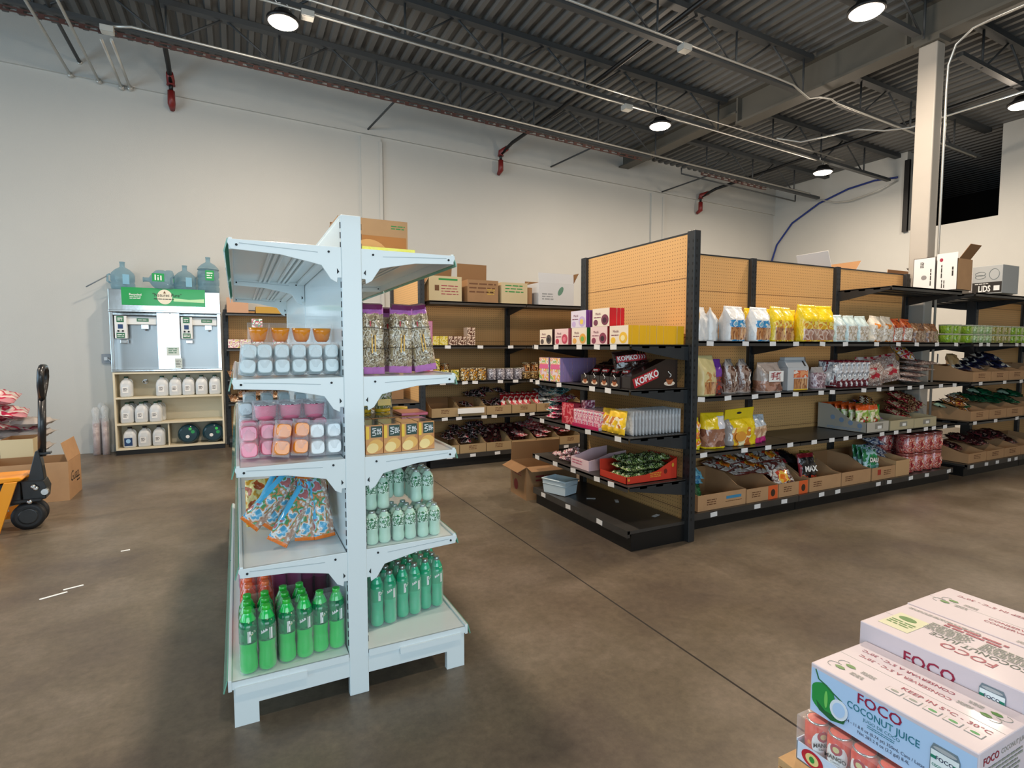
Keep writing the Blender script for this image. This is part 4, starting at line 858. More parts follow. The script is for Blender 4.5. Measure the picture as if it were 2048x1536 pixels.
B1 = bread('bread_bag', .17, .26, .11, wb, wb, seed=1); B2 = bread('bread_bag', .23, .27, .13, wb, bread_b, bl, seed=2, split=.42); B3 = bread('bread_bag', .16, .285, .12, yl, bread_b, yl2, seed=3, split=.38); B3b = bread('bread_bag', .225, .31, .13, yl, patch('bread_pale', ['#b48a78', '#d9c0b4', '#9a6a58'], 16, rough=.1, coat=.9), yl2, seed=4, split=.36)
tan = bread('bread_bag', .13, .29, .09, mat('bag_tan', '#dcbc8a', .35), wb, seed=5)
tan((3.03, Y0, A1), 'tan-topped white bag nearest the end post on the upper shelf'); B1((3.13, Y0+.02, A1), 'plain white bag second from the end post', None, (0, 0, R(20))); B1((3.28, Y0+.05, A1), 'plain white bag behind the blue bread bags', None, (0, 0, R(40)))
for i, x in enumerate((3.42, 3.70)): B2((x, Y0-.04, A1), '%s blue and white bread bag on the upper shelf' % ['left', 'right'][i], 'blue and white bread bags', (0, 0, R(8)))
for i, x in enumerate((3.92, 4.09)): B3((x, Y0-.02+.04*i, A1), '%s smaller yellow bread bag, right of the blue ones' % ['left', 'right'][i], 'smaller yellow bread bags', (0, 0, R(10)))
B3b((4.29, Y0-.03, A1), 'tallest yellow bread bag with a bun picture, upper shelf'); B3b((4.53, Y0, A1), 'yellow bread bag right of the tallest one', None, (0, 0, R(-6)))
for i in range(3): B3((3.9+.24*i, Y0+.20, A1), '%s yellow bread bag of the back row' % ORD[i], 'back row yellow bread bags')
cl = patch('cookie_clear', ['#d9d0c4', '#efe9e2', '#b8a890', '#e6e0d8'], 26, rough=.1, coat=1, bump=.7); B4 = bread('cookie_bag', .175, .235, .12, mat('bag_aqua', '#cfe3e4', .25, coat=.6, bump=.5), cl, seed=6, split=.6); B5 = bread('cookie_bag', .155, .24, .12, mat('bag_cream', '#e6dccb', .25, coat=.6, bump=.5), cl, patch('orange_picture', ['#e8d8c0', '#e08a3a', '#efe6da'], 14), seed=7, split=.5)
B6 = bread('cookie_bag', .145, .22, .12, patch('red_top', ['#b8472a', '#c9602c', '#8a2f1c'], 14), patch('cookie_red', ['#d9cfc4', '#a88f78', '#efe8e0'], 40, rough=.1, coat=1), seed=8, split=.62); B7 = bread('cookie_bag', .20, .19, .12, patch('brown_top', ['#8a5a34', '#6e4630', '#a5764a'], 20), patch('cookie_brown', ['#9a7a60', '#6b4f3c', '#b89a80'], 34, rough=.1, coat=1), seed=9, split=.6)
for i, x in enumerate((4.74, 4.925, 5.11)): B4((x, Y0+.01*i, A1+.004), '%s aqua-topped cookie bag' % ['left', 'middle', 'right'][i], 'aqua-topped cookie bags', (0, R(-2), R(5)))
for i, x in enumerate((5.285, 5.45)): B5((x, Y0, A1), '%s cream bag with an orange picture' % ['left', 'right'][i], 'cream cookie bags', (0, R(3), 0))
for i, x in enumerate((5.61, 5.765)): B6((x, Y0, A1+.007), '%s red-topped cookie bag' % ['left', 'right'][i], 'red-topped cookie bags', (0, R(5*i-3), 0))
for i, x in enumerate((5.98, 6.20)): B7((x, Y0, A1), '%s low brown cookie bag' % ['left', 'right'][i], 'low brown cookie bags')
def tub(m, n):
    def mk():
        t = thing('snack_tub', None, 'tub'); MB().lathe([(.046, 0), (.05, .005), (.054, .075), (.05, .08)], seg=20, sq=4).build('tub', m, t); MB().lathe([(.055, .078), (.055, .09), (.05, .092)], seg=20, sq=4).build('lid', film('tub_lid_'+n, '#eef2e6', .35, body='#cfd6bf'), t); return t
    return Proto(mk)
GT = tub(patch('green_beans', ['#7fae2e', '#b9d84a', '#4f7a1e', '#9cc43a'], 70, coat=.8), 'g'); OT = tub(patch('olive_nuts', ['#a89a4a', '#c9bd78', '#7a6e34', '#8fa04a'], 70, coat=.8), 'o'); LT = tub(patch('pale_green_nuts', ['#9aba78', '#c5d8ae', '#6f9a54'], 70, coat=.8), 'l')
k = 0
for (P_, nm, xs) in ((GT, 'bright green', (6.42, 6.56, 6.80)), (LT, 'pale green', (6.93, 7.06, 7.19)), (OT, 'olive', (7.33, 7.46, 7.59)), (GT, 'far bright green', (7.74, 7.87, 8.0, 8.13))):
    for i, x in enumerate(xs):
        for l in range(2): P_.put((x, Y0-.05, A1+.002+.0935*l), '%s %s snack tub from the left, %s layer' % (ORD[i], nm, 'lower' if l == 0 else 'upper'), nm+' snack tubs')
# shelf B
Bz = .985
bag('paper_bag', 'bag', .19, .30, .12, [mat('bag_khaki', '#d8c98f', .35), bread_b, patch('loaf_picture', ['#dccb94', '#c98f52', '#dccb94'], 14)], lambda u, v, fr: 1 if .05 < v < .33 and .15 < u < .85 else (2 if .35 < v < .62 and .2 < u < .9 else 0), kind='stand', seed=11, wr=.003)((3.12, Y0-.06, Bz), 'khaki bread bag nearest the end post on the second shelf', None, (0, 0, R(10)))
bag('snack_bag', 'bag', .14, .27, .09, [mat('bag_purple', '#7a3fa8', .25, coat=.4, bump=.3), patch('red_low', ['#7a4a4a', '#b8402c', '#5a3a3c'], 20), paper], lambda u, v, fr: 1 if v < .5 else (2 if .84 < v < .87 else 0), kind='stand', seed=12, wr=.004)((3.29, Y0+.02, Bz), 'purple-topped bag behind the khaki one')
sv = bag('toast_bag', 'bread bag', .15, .27, .12, [mat('silver_film', '#b8a9a0', .15, coat=.9, bump=.7, bscale=25), patch('toast_brown', ['#6e4a3a', '#a58a7c', '#5a3a2e', '#d0c4bc'], 14, rough=.1, coat=1, stretch=(1, 1, .3)), paper], lambda u, v, fr: 2 if .45 < u < .7 and .35 < v < .75 and fr else (1 if .05 < v < .8 else 0), kind='stand', seed=13, wr=.007)
for i, x in enumerate((3.45, 3.60)): sv((x, Y0+.02, Bz), '%s silvery toast bag with dark crusts' % ['left', 'right'][i], 'silvery toast bags', (0, 0, R(25)))
def tearbread():
    t = thing('toast_bag', None, 'bread bag'); link('bag', bag_mesh('bag', .24, .24, .14, [mat('silver_film', '#b8a9a0'), patch('toast_loaf', ['#9a6a54', '#b88a76', '#7f5040'], 10, rough=.12, coat=1)], lambda u, v, fr: 1 if .04 < v < .42 else 0, kind='stand', seed=14, wr=.006), t)
    decal(t, 'paper_label', paper, (.01, -.0765, .13), (1, 0, 0), (0, 0, 1), .17, .085); text('手撕', .062, mat('dark_red_ink', '#9c1c24', .4), t, (.005, -.079, .128), (1, 0, 0), (0, 0, 1), bold=.02, name='red_characters'); return t
Proto(tearbread).put((3.84, Y0-.03, Bz), 'toast bag with two large dark red characters on its white label')
def greyhouse():
    t = thing('gift_bread_box', None, 'bread box'); g = mat('bag_silver_grey', '#c4c8cc', .3, coat=.4)
    b = MB(); b.box(-.13, .13, 0, .13, 0, .19, 0); b.prism([(0, .19), (.13, .19), (.09, .25), (.04, .25)], 'x', -.13, .13, 0); b.box(-.12, .12, .04, .09, .25, .275, 0); b.build('box', [g], t, bevel=.003)
    decal(t, 'bread_window', bread_b, (.03, -.0008, .055), (1, 0, 0), (0, 0, 1), .17, .085); decal(t, 'bun_picture', patch('bun_pic', ['#efe6dc', '#d9663a', '#e8a070'], 18, bump=0), (.03, -.0008, .135), (1, 0, 0), (0, 0, 1), .18, .06)
    decal(t, 'base_strip', yellow_print, (.03, -.0008, .006), (1, 0, 0), (0, 0, 1), .18, .01); lines(t, ink, (-.1306, .07, .09), (0, 0, -1), (0, -1, 0), .12, 2, .03); decal(t, 'black_tab', ink, (.09, .0195, .222), (1, 0, 0), (0, .55, .8), .02, .05); return t
Proto(greyhouse).put((4.18, Y0-.06, Bz+.004), 'silver grey bread box with an orange bun picture')
for i, x in enumerate((4.27, 4.42)): sv((x, Y0+.12, Bz), '%s silvery toast bag behind the grey box' % ['left', 'right'][i], 'back silvery toast bags', (0, 0, R(-10)))
bag('clear_bag', 'bag', .15, .19, .1, [film('bag_film', '#eeeeee', .4, body='#c9c2c0'), patch('mauve_rolls', ['#a58a94', '#cdbcc4', '#8a6a74'], 20, coat=.9)], lambda u, v, fr: 1 if .05 < v < .75 else 0, kind='stand', seed=15)((4.50, Y0, Bz), 'clear bag of mauve rolls right of the grey box')
rs = patch('red_silver', ['#d8d2d2', '#8f8f94', '#e9e6e6', '#7a2a34'], 22, rough=.12, coat=1, bump=.8, stretch=(1, 1, .4)); RS = bag('noodle_pack', 'noodle pack', .20, .235, .042, [rs, mat('maroon_edge', '#6e1c28', .3, coat=.4)], lambda u, v, fr: 1 if v > .93 or v < .05 else 0, seed=16)
for i in range(6): RS((4.72+.075*i, Y0+.03, Bz), '%s silver noodle pack standing edge on' % ORD[i], 'silver noodle packs', (0, R(3), R(-62)))
RC = bag('rice_cake_bag', 'rice cake bag', .30, .27, .11, [patch('rice_cakes', ['#b8988c', '#d9c6bc', '#a07a6e', '#e6d8d0'], 30, coat=.9, bump=.9), patch('red_print_bag', ['#b8283a', '#c9a59a', '#e3d6d0'], 16)], lambda u, v, fr: 1 if (.35 < u < .7 and .25 < v < .6) or v > .9 else 0, seed=17, wr=.009)
for i, (x, y, rx, ry) in enumerate(((5.30, Y0+.02, -6, 0), (5.66, Y0+.05, -10, -9))): RC((x, y, Bz+abs(ry)*.0028), '%s big rice cake bag leaning on the second shelf' % ['left', 'right'][i], 'big rice cake bags', (R(rx), R(ry), R(-12)))
RL = bag('rice_cake_bag', 'rice cake bag', .30, .26, .04, [MATS['rice_cakes'], MATS['red_print_bag']], lambda u, v, fr: 1 if (.35 < u < .7 and .25 < v < .6) or v > .9 else 0, seed=19, wr=.005)
for i in range(4): RL((5.97+.05*i, 3.02, Bz+.03+.042*i), '%s rice cake bag lying in the flat stack' % ORD[i], 'lying rice cake bags', (R(-84), 0, R(20-8*i)))
bag('snack_bag', 'bag', .2, .22, .07, [patch('bright_snack', ['#c8202c', '#e8d0d4', '#e8a83a', '#f0f0f0', '#b01824'], 16)], seed=18)((5.98, 3.14, Bz+.20), 'bright red snack bag on top of the lying rice cakes', None, (R(-52), R(8), R(-10)))
tag(MB().box(0, .003, 0, .06, 0, .09).build('price_card', tag_paper, None, (6.30, 3.05, 1.19)), 'white price card clipped upright near the column', 'card').rotation_euler.z = R(-55)
# ------------------------------------------------------------------ main run, third shelf (.575)
Cz, Dz = .577, .129
B1y = bag('snack_bag', 'bag', .10, .24, .07, [patch('yellow_orange', ['#e8d81e', '#e8822e', '#f2e0d0', '#e8d81e'], 18)], kind='stand', seed=21)
B1y((3.06, 3.08, Cz), 'yellow and orange bag nearest the end post on the third shelf')
bag('bread_bag', 'bread bag', .20, .27, .12, [yl, patch('toast_loaf', ['#9a6a54']), mat('bag_lavender_white', '#dcdce4', .3, coat=.4)], lambda u, v, fr: 1 if v < .55 and v > .04 else (2 if u > .62 and .5 < v < .9 else 0), kind='stand', seed=22, wr=.005)((3.25, 3.08, Cz), 'yellow-necked toast bag on the third shelf', None, (0, 0, R(-12)))
def handlebag():
    t = thing('bread_bag', None, 'bread bag'); link('bag', bag_mesh('bag', .30, .22, .13, [yl, patch('bun_picture_big', ['#f2c83a', '#d98a2c', '#f6e7b8', '#c9702c'], 9, bump=.3), mat('clear_side', '#a8a09c', .15, coat=1)], lambda u, v, fr: 2 if u < .16 else (1 if v < .66 and u < .7 else 0), kind='stand', seed=23, wr=.006), t)
    b = MB(); b.prism([(-.15, .20), (-.05, .215), (.05, .22), (.14, .21), (.155, .295), (-.14, .28)], 'y', -.004, .004); b.build('handle_flap', yl, t); decal(t, 'handle_hole', ink, (0, -.0045, .252), (1, 0, .06), (0, 0, 1), .05, .018, shape='e')
    decal(t, 'buns_window', mat('bun_orange', '#e09a3c', .3, coat=.6), (-.04, -.071, .075), (1, 0, 0), (0, 0, 1), .11, .08, shape='e'); return t
Proto(handlebag).put((3.55, 3.09, Cz), 'bright yellow bread bag with a punched carry handle', None, (0, 0, R(-4)))
for i, x in enumerate((3.73, 3.82)): bag('bread_bag', 'bread bag', .12, .22, .10, [mat('bag_ice', '#ccd4dc', .2, coat=.8, bump=.6), patch('roll_tan', ['#c99a74', '#e2c4a4', '#b07f58'], 14, coat=.8), mat('band_pink', '#c22a7a', .3, coat=.5)], lambda u, v, fr: 2 if v < .22 else (1 if v < .6 else 0), kind='stand', seed=24+i, wr=.006)((x, 3.10+.03*i, Cz), '%s icy white bag with a pink band' % ['left', 'right'][i], 'pink-banded bags')
grey_card = mat('grey_card', '#b9b4a8', .6); crc = mat('print_blue_faint', '#8aa4c4', .6)
def greytray():
    t = thing('display_carton', None, 'display box'); d, w = .46, .34
    b = MB(); b.box(0, w, 0, .004, 0, .095, [0, 0, 0, 1, 0, 0]); b.box(0, w, d, d+.004, 0, .24, [0, 0, 1, 0, 0, 0]); b.box(0, w, 0, d, 0, .004, 0)
    for x in (0, w-.004): b.prism([(0, 0), (d, 0), (d, .24), (d*.75, .235), (d*.3, .10), (0, .095)], 'x', x, x+.004, 0)
    b.build('carton', [grey_card, card_in], t)
    for k in range(4): decal(t, 'ring_print', crc, (-.0006, .06+.085*k, .06+.018*k), (0, -1, 0), (0, 0, 1), .045, .045, shape='e'); 
    lines(t, crc, (-.0006, .20, .022), (0, -1, 0), (0, 0, 1), .34, 2, .013); decal(t, 'window_frame', mat('grey_label', '#8d8a80', .5), (w*.55, -.0006, .055), (1, 0, 0), (0, 0, 1), .12, .05); decal(t, 'price_label', paper, (w*.57, -.0014, .045), (1, 0, 0), (0, 0, 1), .06, .028)
    return t
Proto(greytray).put((5.02, 2.965, Cz), 'large grey display carton with faint blue rings on its side')
NB = bag('noodle_bag', 'noodle bag', .15, .235, .05, [patch('cream_green', ['#ece6c8', '#c9cf8a', '#8fae4a', '#e8dfba'], 13, bump=.4), mat('bag_orange', '#d9581c', .25, coat=.6, bump=.5), patch('bag_pic', ['#e8e0c0', '#54702c', '#c2402a', '#ece6c8'], 22, bump=.3)], lambda u, v, fr: 1 if v > .80 else (2 if .2 < u < .8 and .15 < v < .55 else 0), seed=27, wr=.006)
for i in range(6): NB((5.105+.005*(i % 2), 3.045+.066*i, Cz+.006), '%s orange-topped noodle bag in the grey display carton' % ORD[i], 'noodle bags in the grey carton, left file', (R(-5), 0, R(-14)))
for i in range(6): NB((5.268, 3.04+.066*i, Cz+.006), '%s orange-topped noodle bag of the right file' % ORD[i], 'noodle bags in the grey carton, right file', (R(-5), 0, R(6)))
tan_card = mat('tan_card', '#b8ad8c', .65)
WT = tray(.38, .44, .09, .12, tan_card, card_in, (lambda t: decal(t, 'window_frame', mat('grey_label', '#8d8a80', .5), (.02, -.0006, .05), (1, 0, 0), (0, 0, 1), .12, .045), lambda t: decal(t, 'price_label', paper, (.03, -.0014, .045), (1, 0, 0), (0, 0, 1), .055, .025)), name='display_carton')
for i, x in enumerate((5.57, 5.96)): WT.put((x, 2.965, Cz), '%s tan display carton right of the grey one' % ['first', 'second'][i], 'tan display cartons')
purp = bag('candy_bag', 'bag', .18, .24, .06, [patch('purple_candy', ['#7d5aa8', '#a583c2', '#5a3a80', '#c9583c'], 11)], seed=28); redb = bag('candy_bag', 'bag', .18, .2, .06, [patch('red_candy', ['#8a2c24', '#d9a04a', '#5a1c1a', '#e8d8c0'], 22)], seed=29)
for i in range(4): purp((5.50+.04*i, 3.08+.06*i, Cz+.02+.02*i), '%s purple candy bag slumped in the first tan carton' % ORD[i], 'purple candy bags', (R(-48), R(14), R(20)))
for i in range(4): redb((5.50+.05*i, 3.16+.03*i, Cz+.07+.02*i), '%s dark red candy bag in the tan carton' % ORD[i], 'dark red candy bags', (R(-40), 0, R(10)))
grn = bag('snack_bag', 'bag', .12, .22, .06, [mat('bag_green_bright', '#2c9a34', .25, coat=.6, bump=.6)], seed=30)
for i in range(2): grn((5.41, 3.15+.09*i, Cz+.01), '%s bright green bag between the cartons' % ORD[i], 'bright green bags', (0, 0, R(-80)))
brd = bag('snack_bag', 'bag', .20, .26, .06, [patch('brown_red', ['#6b3a24', '#c9a070', '#4a2418', '#b0303a', '#e0c8a0'], 20)], seed=31)
for i in range(6): brd((6.05+.04*i, 3.14+.01*i, Cz+.05+.022*i), '%s brown snack bag heaped at the back near the column' % ORD[i], 'brown snack bags near the column', (R(-66), R(-6), R(25-9*i)))
# base deck of the main run
def pt(w, c, prints=(), d=.42, hf=.12, hb=.22): return tray(w, d, hf, hb, c, card_in, prints)
bars = lambda x, w: (lambda t: lines(t, ink_brown, (x, -.0006, .06), (1, 0, 0), (0, 0, 1), w, 3, .017))
T1 = pt(.50, card, (bars(-.11, .10), lambda t: decal(t, 'blue_strip', mat('blue_ink', '#3d87b0', .6), (.12, -.0006, .075), (1, 0, 0), (0, 0, 1), .16, .022), lambda t: lines(t, ink_brown, (.12, -.0008, .045), (1, 0, 0), (0, 0, 1), .18, 1, .01)))
T1.put((3.27, 2.975, Dz), 'kraft tray with a blue strip, leftmost on the base deck')
T2 = tray(.36, .42, .11, .22, card, card_in, (bars(-.07, .10), lambda t: decal(t, 'orange_panel', mat('orange_print', '#d9602c', .6), (.12, -.0006, .055), (1, 0, 0), (0, 0, 1), .11, .11), lambda t: decal(t, 'round_picture', mat('dark_olive_print', '#3c2c1c', .6), (.12, -.0014, .05), (1, 0, 0), (0, 0, 1), .05, .06, shape='e')))
for i, x in enumerate((3.71, 4.08)): T2.put((x, 2.975, Dz), '%s kraft tray with an orange printed corner' % ['left', 'right'][i], 'trays with orange corners')
T3 = pt(.42, card, (bars(-.10, .12),)); 
for i, x in enumerate((4.49, 4.92)): T3.put((x, 2.975, Dz), '%s plain kraft tray in the middle of the base deck' % ['left', 'right'][i], 'plain kraft trays')
T4 = pt(.36, card, (bars(.06, .12), lambda t: decal(t, 'red_patch', mat('red_ink_2', '#a83a2a', .6), (-.07, -.0006, .07), (1, 0, 0), (0, 0, 1), .05, .05)), hf=.115)
T4.put((5.33, 2.975, Dz), 'kraft tray holding green candy bags'); T5 = pt(.22, mat('card_light', '#c49e72', .8), (), hf=.15, hb=.2); T5.put((5.63, 2.975, Dz), 'narrow kraft tray beside the red jars')
teal = bag('candy_bag', 'bag', .22, .25, .08, [patch('teal_candy', ['#2a9ac4', '#1f7fb0', '#7cc6de', '#c9dde2'], 10)], seed=32); dkg = bag('candy_bag', 'bag', .20, .22, .08, [patch('dark_green_candy', ['#15502c', '#1f6b3a', '#0e3520', '#d0e0d0'], 12)], seed=33)
for i in range(3): teal((3.12+.03*i, 3.10+.04*i, Dz+.13+.03*i), '%s teal candy bag on top at the left end' % ORD[i], 'teal candy bags', (R(-55), R(6), R(10)))
for i in range(4): dkg((3.13+.03*i, 3.10+.06*i, Dz+.02+.02*i), '%s dark green candy bag below the teal ones' % ORD[i], 'dark green candy bags', (R(-30), R(8), R(12)))
sn = bag('snack_bag', 'bag', .19, .25, .04, [patch('silver_maroon', ['#b0a59c', '#d9d2cc', '#5f2a24', '#8a7f78', '#c8c0ba'], 14, coat=.9, bump=.8), mat('maroon_edge_2', '#6b241e', .3, coat=.5), patch('orange_face', ['#e8741e', '#f2c24a', '#c23a1e'], 16, bump=.3)], lambda u, v, fr: 1 if v < .05 or v > .95 else (2 if .25 < u < .8 and .15 < v < .55 and fr else 0), seed=34)
for i in range(12): sn((3.62+.045*i+random.uniform(-.02, .02), 3.20-.012*i, Dz+.14+.012*(i % 5)), '%s silver and maroon snack bag of the heap on the base deck' % ORD[i], 'silver and maroon snack bags', (R(-80+3*(i % 4)), R(-4+3*(i % 4)), R(22-8*(i % 5))))
sn((4.03, 3.00, Dz+.07), 'silver snack bag sliding over the tray edge, orange face forward', None, (R(-38), R(-8), R(-12)))
mx = bag('snack_bag', 'bag', .18, .24, .07, [mat('bag_black', '#19181b', .2, coat=.8, bump=.7), mat('bag_black_red', '#8a1c28', .3, coat=.6)], lambda u, v, fr: 1 if v > .85 or (u < .12) else 0, seed=35)
for i in range(6): mx((4.14+.05*i, 3.14+.02*(i % 3), Dz+.10+.02*(i % 3)), '%s black snack bag heaped in the right orange-cornered tray' % ORD[i], 'black snack bags', (R(-74), R(-4+2*i), R(10-7*i)))
def maxbag():
    t = thing('snack_bag', None, 'bag'); link('bag', bag_mesh('bag', .19, .24, .07, [MATS['bag_black'], MATS['bag_black_red'], patch('orange_crisps', ['#19181b', '#c2402a', '#e8862c'], 24)], lambda u, v, fr: 1 if v > .84 or u < .1 else (2 if v < .25 else 0), seed=36), t)
    text('MAX', .062, paper, t, (.0, -.044, .105), (1, 0, 0), (0, 0, 1), bold=.05, name='brand_lettering'); return t
Proto(maxbag).put((4.36, 3.04, Dz+.07), 'black snack bag with white MAX lettering in its tray', None, (R(-12), 0, R(-6)))
ylb = bag('snack_bag', 'bag', .14, .2, .06, [patch('olive_yellow', ['#a89438', '#7a6a24'], 10)], seed=37)
for i in range(2): ylb((4.47+.05*i, 3.10+.07*i, Dz+.10), '%s dull yellow bag beside the black ones' % ORD[i], 'dull yellow bags', (R(-15), R(6), 0))
def mdbag():
    t = thing('candy_bag', None, 'bag'); link('bag', bag_mesh('bag', .20, .24, .06, [patch('green_mint', ['#1e7a48', '#2a8f58', '#9ac4cc', '#1e7a48'], 9), patch('mint_low', ['#4a8a80', '#a9c9d0', '#2a6b50'], 16)], lambda u, v, fr: 1 if v < .38 else 0, seed=38), t)
    text('DAU', .055, paper, t, (0, -.038, .14), (1, 0, 0), (0, 0, 1), bold=.05, shear=.2, name='brand_lettering'); return t
MD = Proto(mdbag)
for i in range(3): MD.put((5.24+.015*i, 3.03+.055*i, Dz+.03+.012*i), '%s mint green candy bag with white lettering' % ['front', 'middle', 'back'][i], 'mint green candy bags', (R(-12), R(5), R(-4)))
bw = bag('candy_bag', 'bag', .2, .2, .06, [patch('blue_white', ['#d9dde6', '#4a5f8a', '#f0f0f2', '#28304a'], 16)], seed=39)
for i in range(3): bw((5.56+.05*i, 3.10+.05*i, Dz+.13+.015*i), '%s blue and white bag lying over the narrow tray' % ORD[i], 'blue and white bags', (R(-72), R(6), R(12-10*i)))
def jar_():
    t = thing('candy_jar', None, 'jar'); MB().lathe([(.068, 0), (.075, .006), (.078, .02), (.076, .15), (.07, .162)], seg=24).build('jar', patch('red_jelly_jar', ['#a8303a', '#d9746a', '#7a1c28', '#e8b0a0', '#b8483c'], 34, rough=.12, coat=1), t)
    MB().lathe([(.074, .160), (.078, .163), (.078, .182), (.074, .186)], seg=24).build('lid', mat('lid_red_clear', '#8f4a44', .2, coat=.8), t); decal(t, 'label', patch('jar_label', ['#b82c38', '#f0dcd0', '#d9583c'], 30, bump=0), (0, -.0785, .08), (1, 0, 0), (0, 0, 1), .05, .07); return t
JR = Proto(jar_)
for i, x in enumerate((5.84, 6.0, 6.16, 6.32)):
    for l in range(2): JR.put((x, 3.07, Dz+.189*l), '%s red jelly jar from the left, %s row' % (ORD[i], ['bottom', 'top'][l]), 'red jelly jars')
for i, x in enumerate((5.80, 5.97)):
    JR.put((x, 3.26, Dz+.189), '%s red jelly jar of the back file, top row' % ['left', 'right'][i], 'back file jelly jars'); JR.put((x, 3.26, Dz), '%s red jelly jar of the back file, bottom row' % ['left', 'right'][i], 'back file jelly jars')
# run right of the column
TB = pt(.36, card, (bars(0, .14),), hf=.10, hb=.17)
for z, nm in ((Dz, 'base deck'), (Cz, 'third shelf'), (.987, 'second shelf')):
    for i in range(5): TB.put((7.0+.38*i, 2.975, z), '%s kraft tray on the %s right of the column' % (ORD[i], nm), 'kraft trays right of the column, '+nm)
gb = bag('snack_bag', 'bag', .19, .25, .06, [patch('deep_green_bag', ['#0f4a30', '#1a6b44', '#0a2e20', '#9ab8a0'], 9, coat=.9)], seed=41)
for i in range(9): gb((6.95+.17*i, 3.12, Cz+.10+.02*(i % 3)), '%s deep green bag lying in the trays right of the column' % ORD[i], 'deep green bags', (R(-76), R(-6+3*(i % 4)), R(20-12*(i % 4))))
for i in range(4): redb((6.85+.10*i, 3.06+.02*i, Cz+.09), '%s dark red bag at the left tray right of the column' % ORD[i], 'dark red bags right of the column', (R(-76), R(4), R(-10+9*i)))
nb = bag('candy_bag', 'bag', .2, .24, .07, [patch('navy_bag', ['#1a1c34', '#2c2f52', '#d9d4c8', '#101220'], 10, coat=.9)], seed=42)
for i in range(5): nb((7.15+.16*i, 3.12, .987+.10), '%s navy bag in the second shelf trays' % ORD[i], 'navy bags', (R(-72), R(4-2*i), R(15-10*i)))
bag('snack_bag', 'bag', .14, .2, .1, [mat('bag_tan2', '#c9a06c', .3, coat=.5)], seed=43)((7.08, 3.25, .987+.10), 'tan bag beside the navy ones', None, (R(-20), 0, 0))
dm = bag('snack_bag', 'bag', .22, .26, .08, [patch('dark_mixed', ['#3a1c1e', '#6b2c30', '#1c1214', '#a8867a'], 14, coat=.8)], seed=44)
for i in range(6): dm((6.98+.23*i, 3.1, Dz+.09), '%s dark maroon bag in the base trays right of the column' % ORD[i], 'dark maroon bags', (R(-78), R(3-2*(i % 3)), R(14-9*(i % 3))))
# cartons on the top shelf
tz = 1.905
def whitebox(open_=False):
    def mk():
        t = thing('carton', None, 'box'); w, d, h = (.20, .27, .34) if not open_ else (.18, .27, .36)
        side = card if open_ else card_white
        b = MB(); b.box(-w/2, w/2, 0, .004, 0, h, 0); b.box(-w/2, w/2, d-.004, d, 0, h-.06*open_, 0); b.box(-w/2, -w/2+.004, 0, d, 0, h-.06*open_, 1); b.box(w/2-.004, w/2, 0, d, 0, h-.06*open_, 1); b.box(-w/2, w/2, 0, d, 0, .004, 0)
        if not open_: b.box(-w/2, w/2, 0, d, h-.004, h, 0)
        b.build('box', [card_white, side], t)
        if open_:
            F = MB().box(0, .2, 0, .004, 0, .15); F.xf(Matrix.Translation((w/2, .03, h-.06)) @ Matrix.Rotation(R(35), 4, 'Y')@ Matrix.Rotation(R(90), 4, 'Z')); F.build('flap', card_in, t)
            decal(t, 'mark', ink_red, (-.05, -.0006, h*.83), (1, 0, 0), (0, 0, 1), .03, .035, shape='e'); lines(t, ink, (-.045, -.0006, h*.52), (0, 0, 1), (-1, 0, 0), .13, 1, .02, .5); lines(t, ink, (.05, -.0006, h*.5), (0, 0, 1), (-1, 0, 0), .09, 1, .022, .6); lines(t, ink, (-.03, -.0006, h*.18), (0, 0, 1), (-1, 0, 0), .08, 2, .02, .4)
        else:
            lines(t, ink, (-.02, -.0006, h*.80), (0, 0, 1), (-1, 0, 0), .06, 3, .012, .6); decal(t, 'faint_mark', mat('faint_grey_print', '#8a8686', .6), (-.0, -.0006, h*.42), (1, 0, 0), (0, 0, 1), .05, .045, shape='e'); lines(t, ink, (.06, -.0006, h*.42), (0, 0, 1), (-1, 0, 0), .17, 1, .02, .5); lines(t, ink, (-.03, -.0006, h*.08), (0, 0, 1), (-1, 0, 0), .05, 2, .02, .4)
        return t
    return Proto(mk)
whitebox().put((6.25, 3.19, tz), 'closed white carton left of the open one on the top shelf', None, (0, 0, R(-90))); whitebox(True).put((6.25, 2.99, tz), 'open white carton with a raised brown flap, top shelf by the column', None, (0, 0, R(-90)))
def lids():
    t = thing('carton', None, 'box'); g = mat('lid_box_grey', '#a9adae', .6); MB().box(-.13, .13, 0, .34, 0, .29).build('box', g, t, bevel=.003)
    decal(t, 'black_band', ink, (-.0, -.0006, .065), (1, 0, 0), (0, 0, 1), .255, .11); text('LIDS', .088, paper, t, (-.02, -.0020, .050), (1, 0, 0), (0, 0, 1), bold=.03, sx=.62); lines(t, paper, (-.045, -.0016, .105), (1, 0, 0), (0, 0, 1), .12, 1, .014); decal(t, 'white_patch', paper, (.085, -.0016, .055), (1, 0, 0), (0, 0, 1), .05, .05); lines(t, ink, (.085, -.0024, .055), (0, 0, 1), (1, 0, 0), .045, 7, .0065, .5, ragged=False)
    rg = mat('lid_print', '#7e8688', .6)
    for x, z, w, h in ((-.06, .21, .09, .04), (-.06, .18, .09, .04), (.06, .20, .085, .11)):
        q = MB(); q.tube([(x+w/2*cos(k*pi/12), -.0012, z+h/2*sin(k*pi/12)) for k in range(25)], .0028, 5, cap=False); q.build('lid_outline', rg, t)
    return t
Proto(lids).put((7.05, 3.0, tz), 'grey carton with LIDS in white on a black band', None, (0, 0, R(-90)))
open_carton(.42, .30, .22, mat('card_orange', '#bf7f45', .8), card_in, (('b', .12, -5),)).put((6.98, 3.70, tz), 'orange-brown carton behind the grey lid carton')
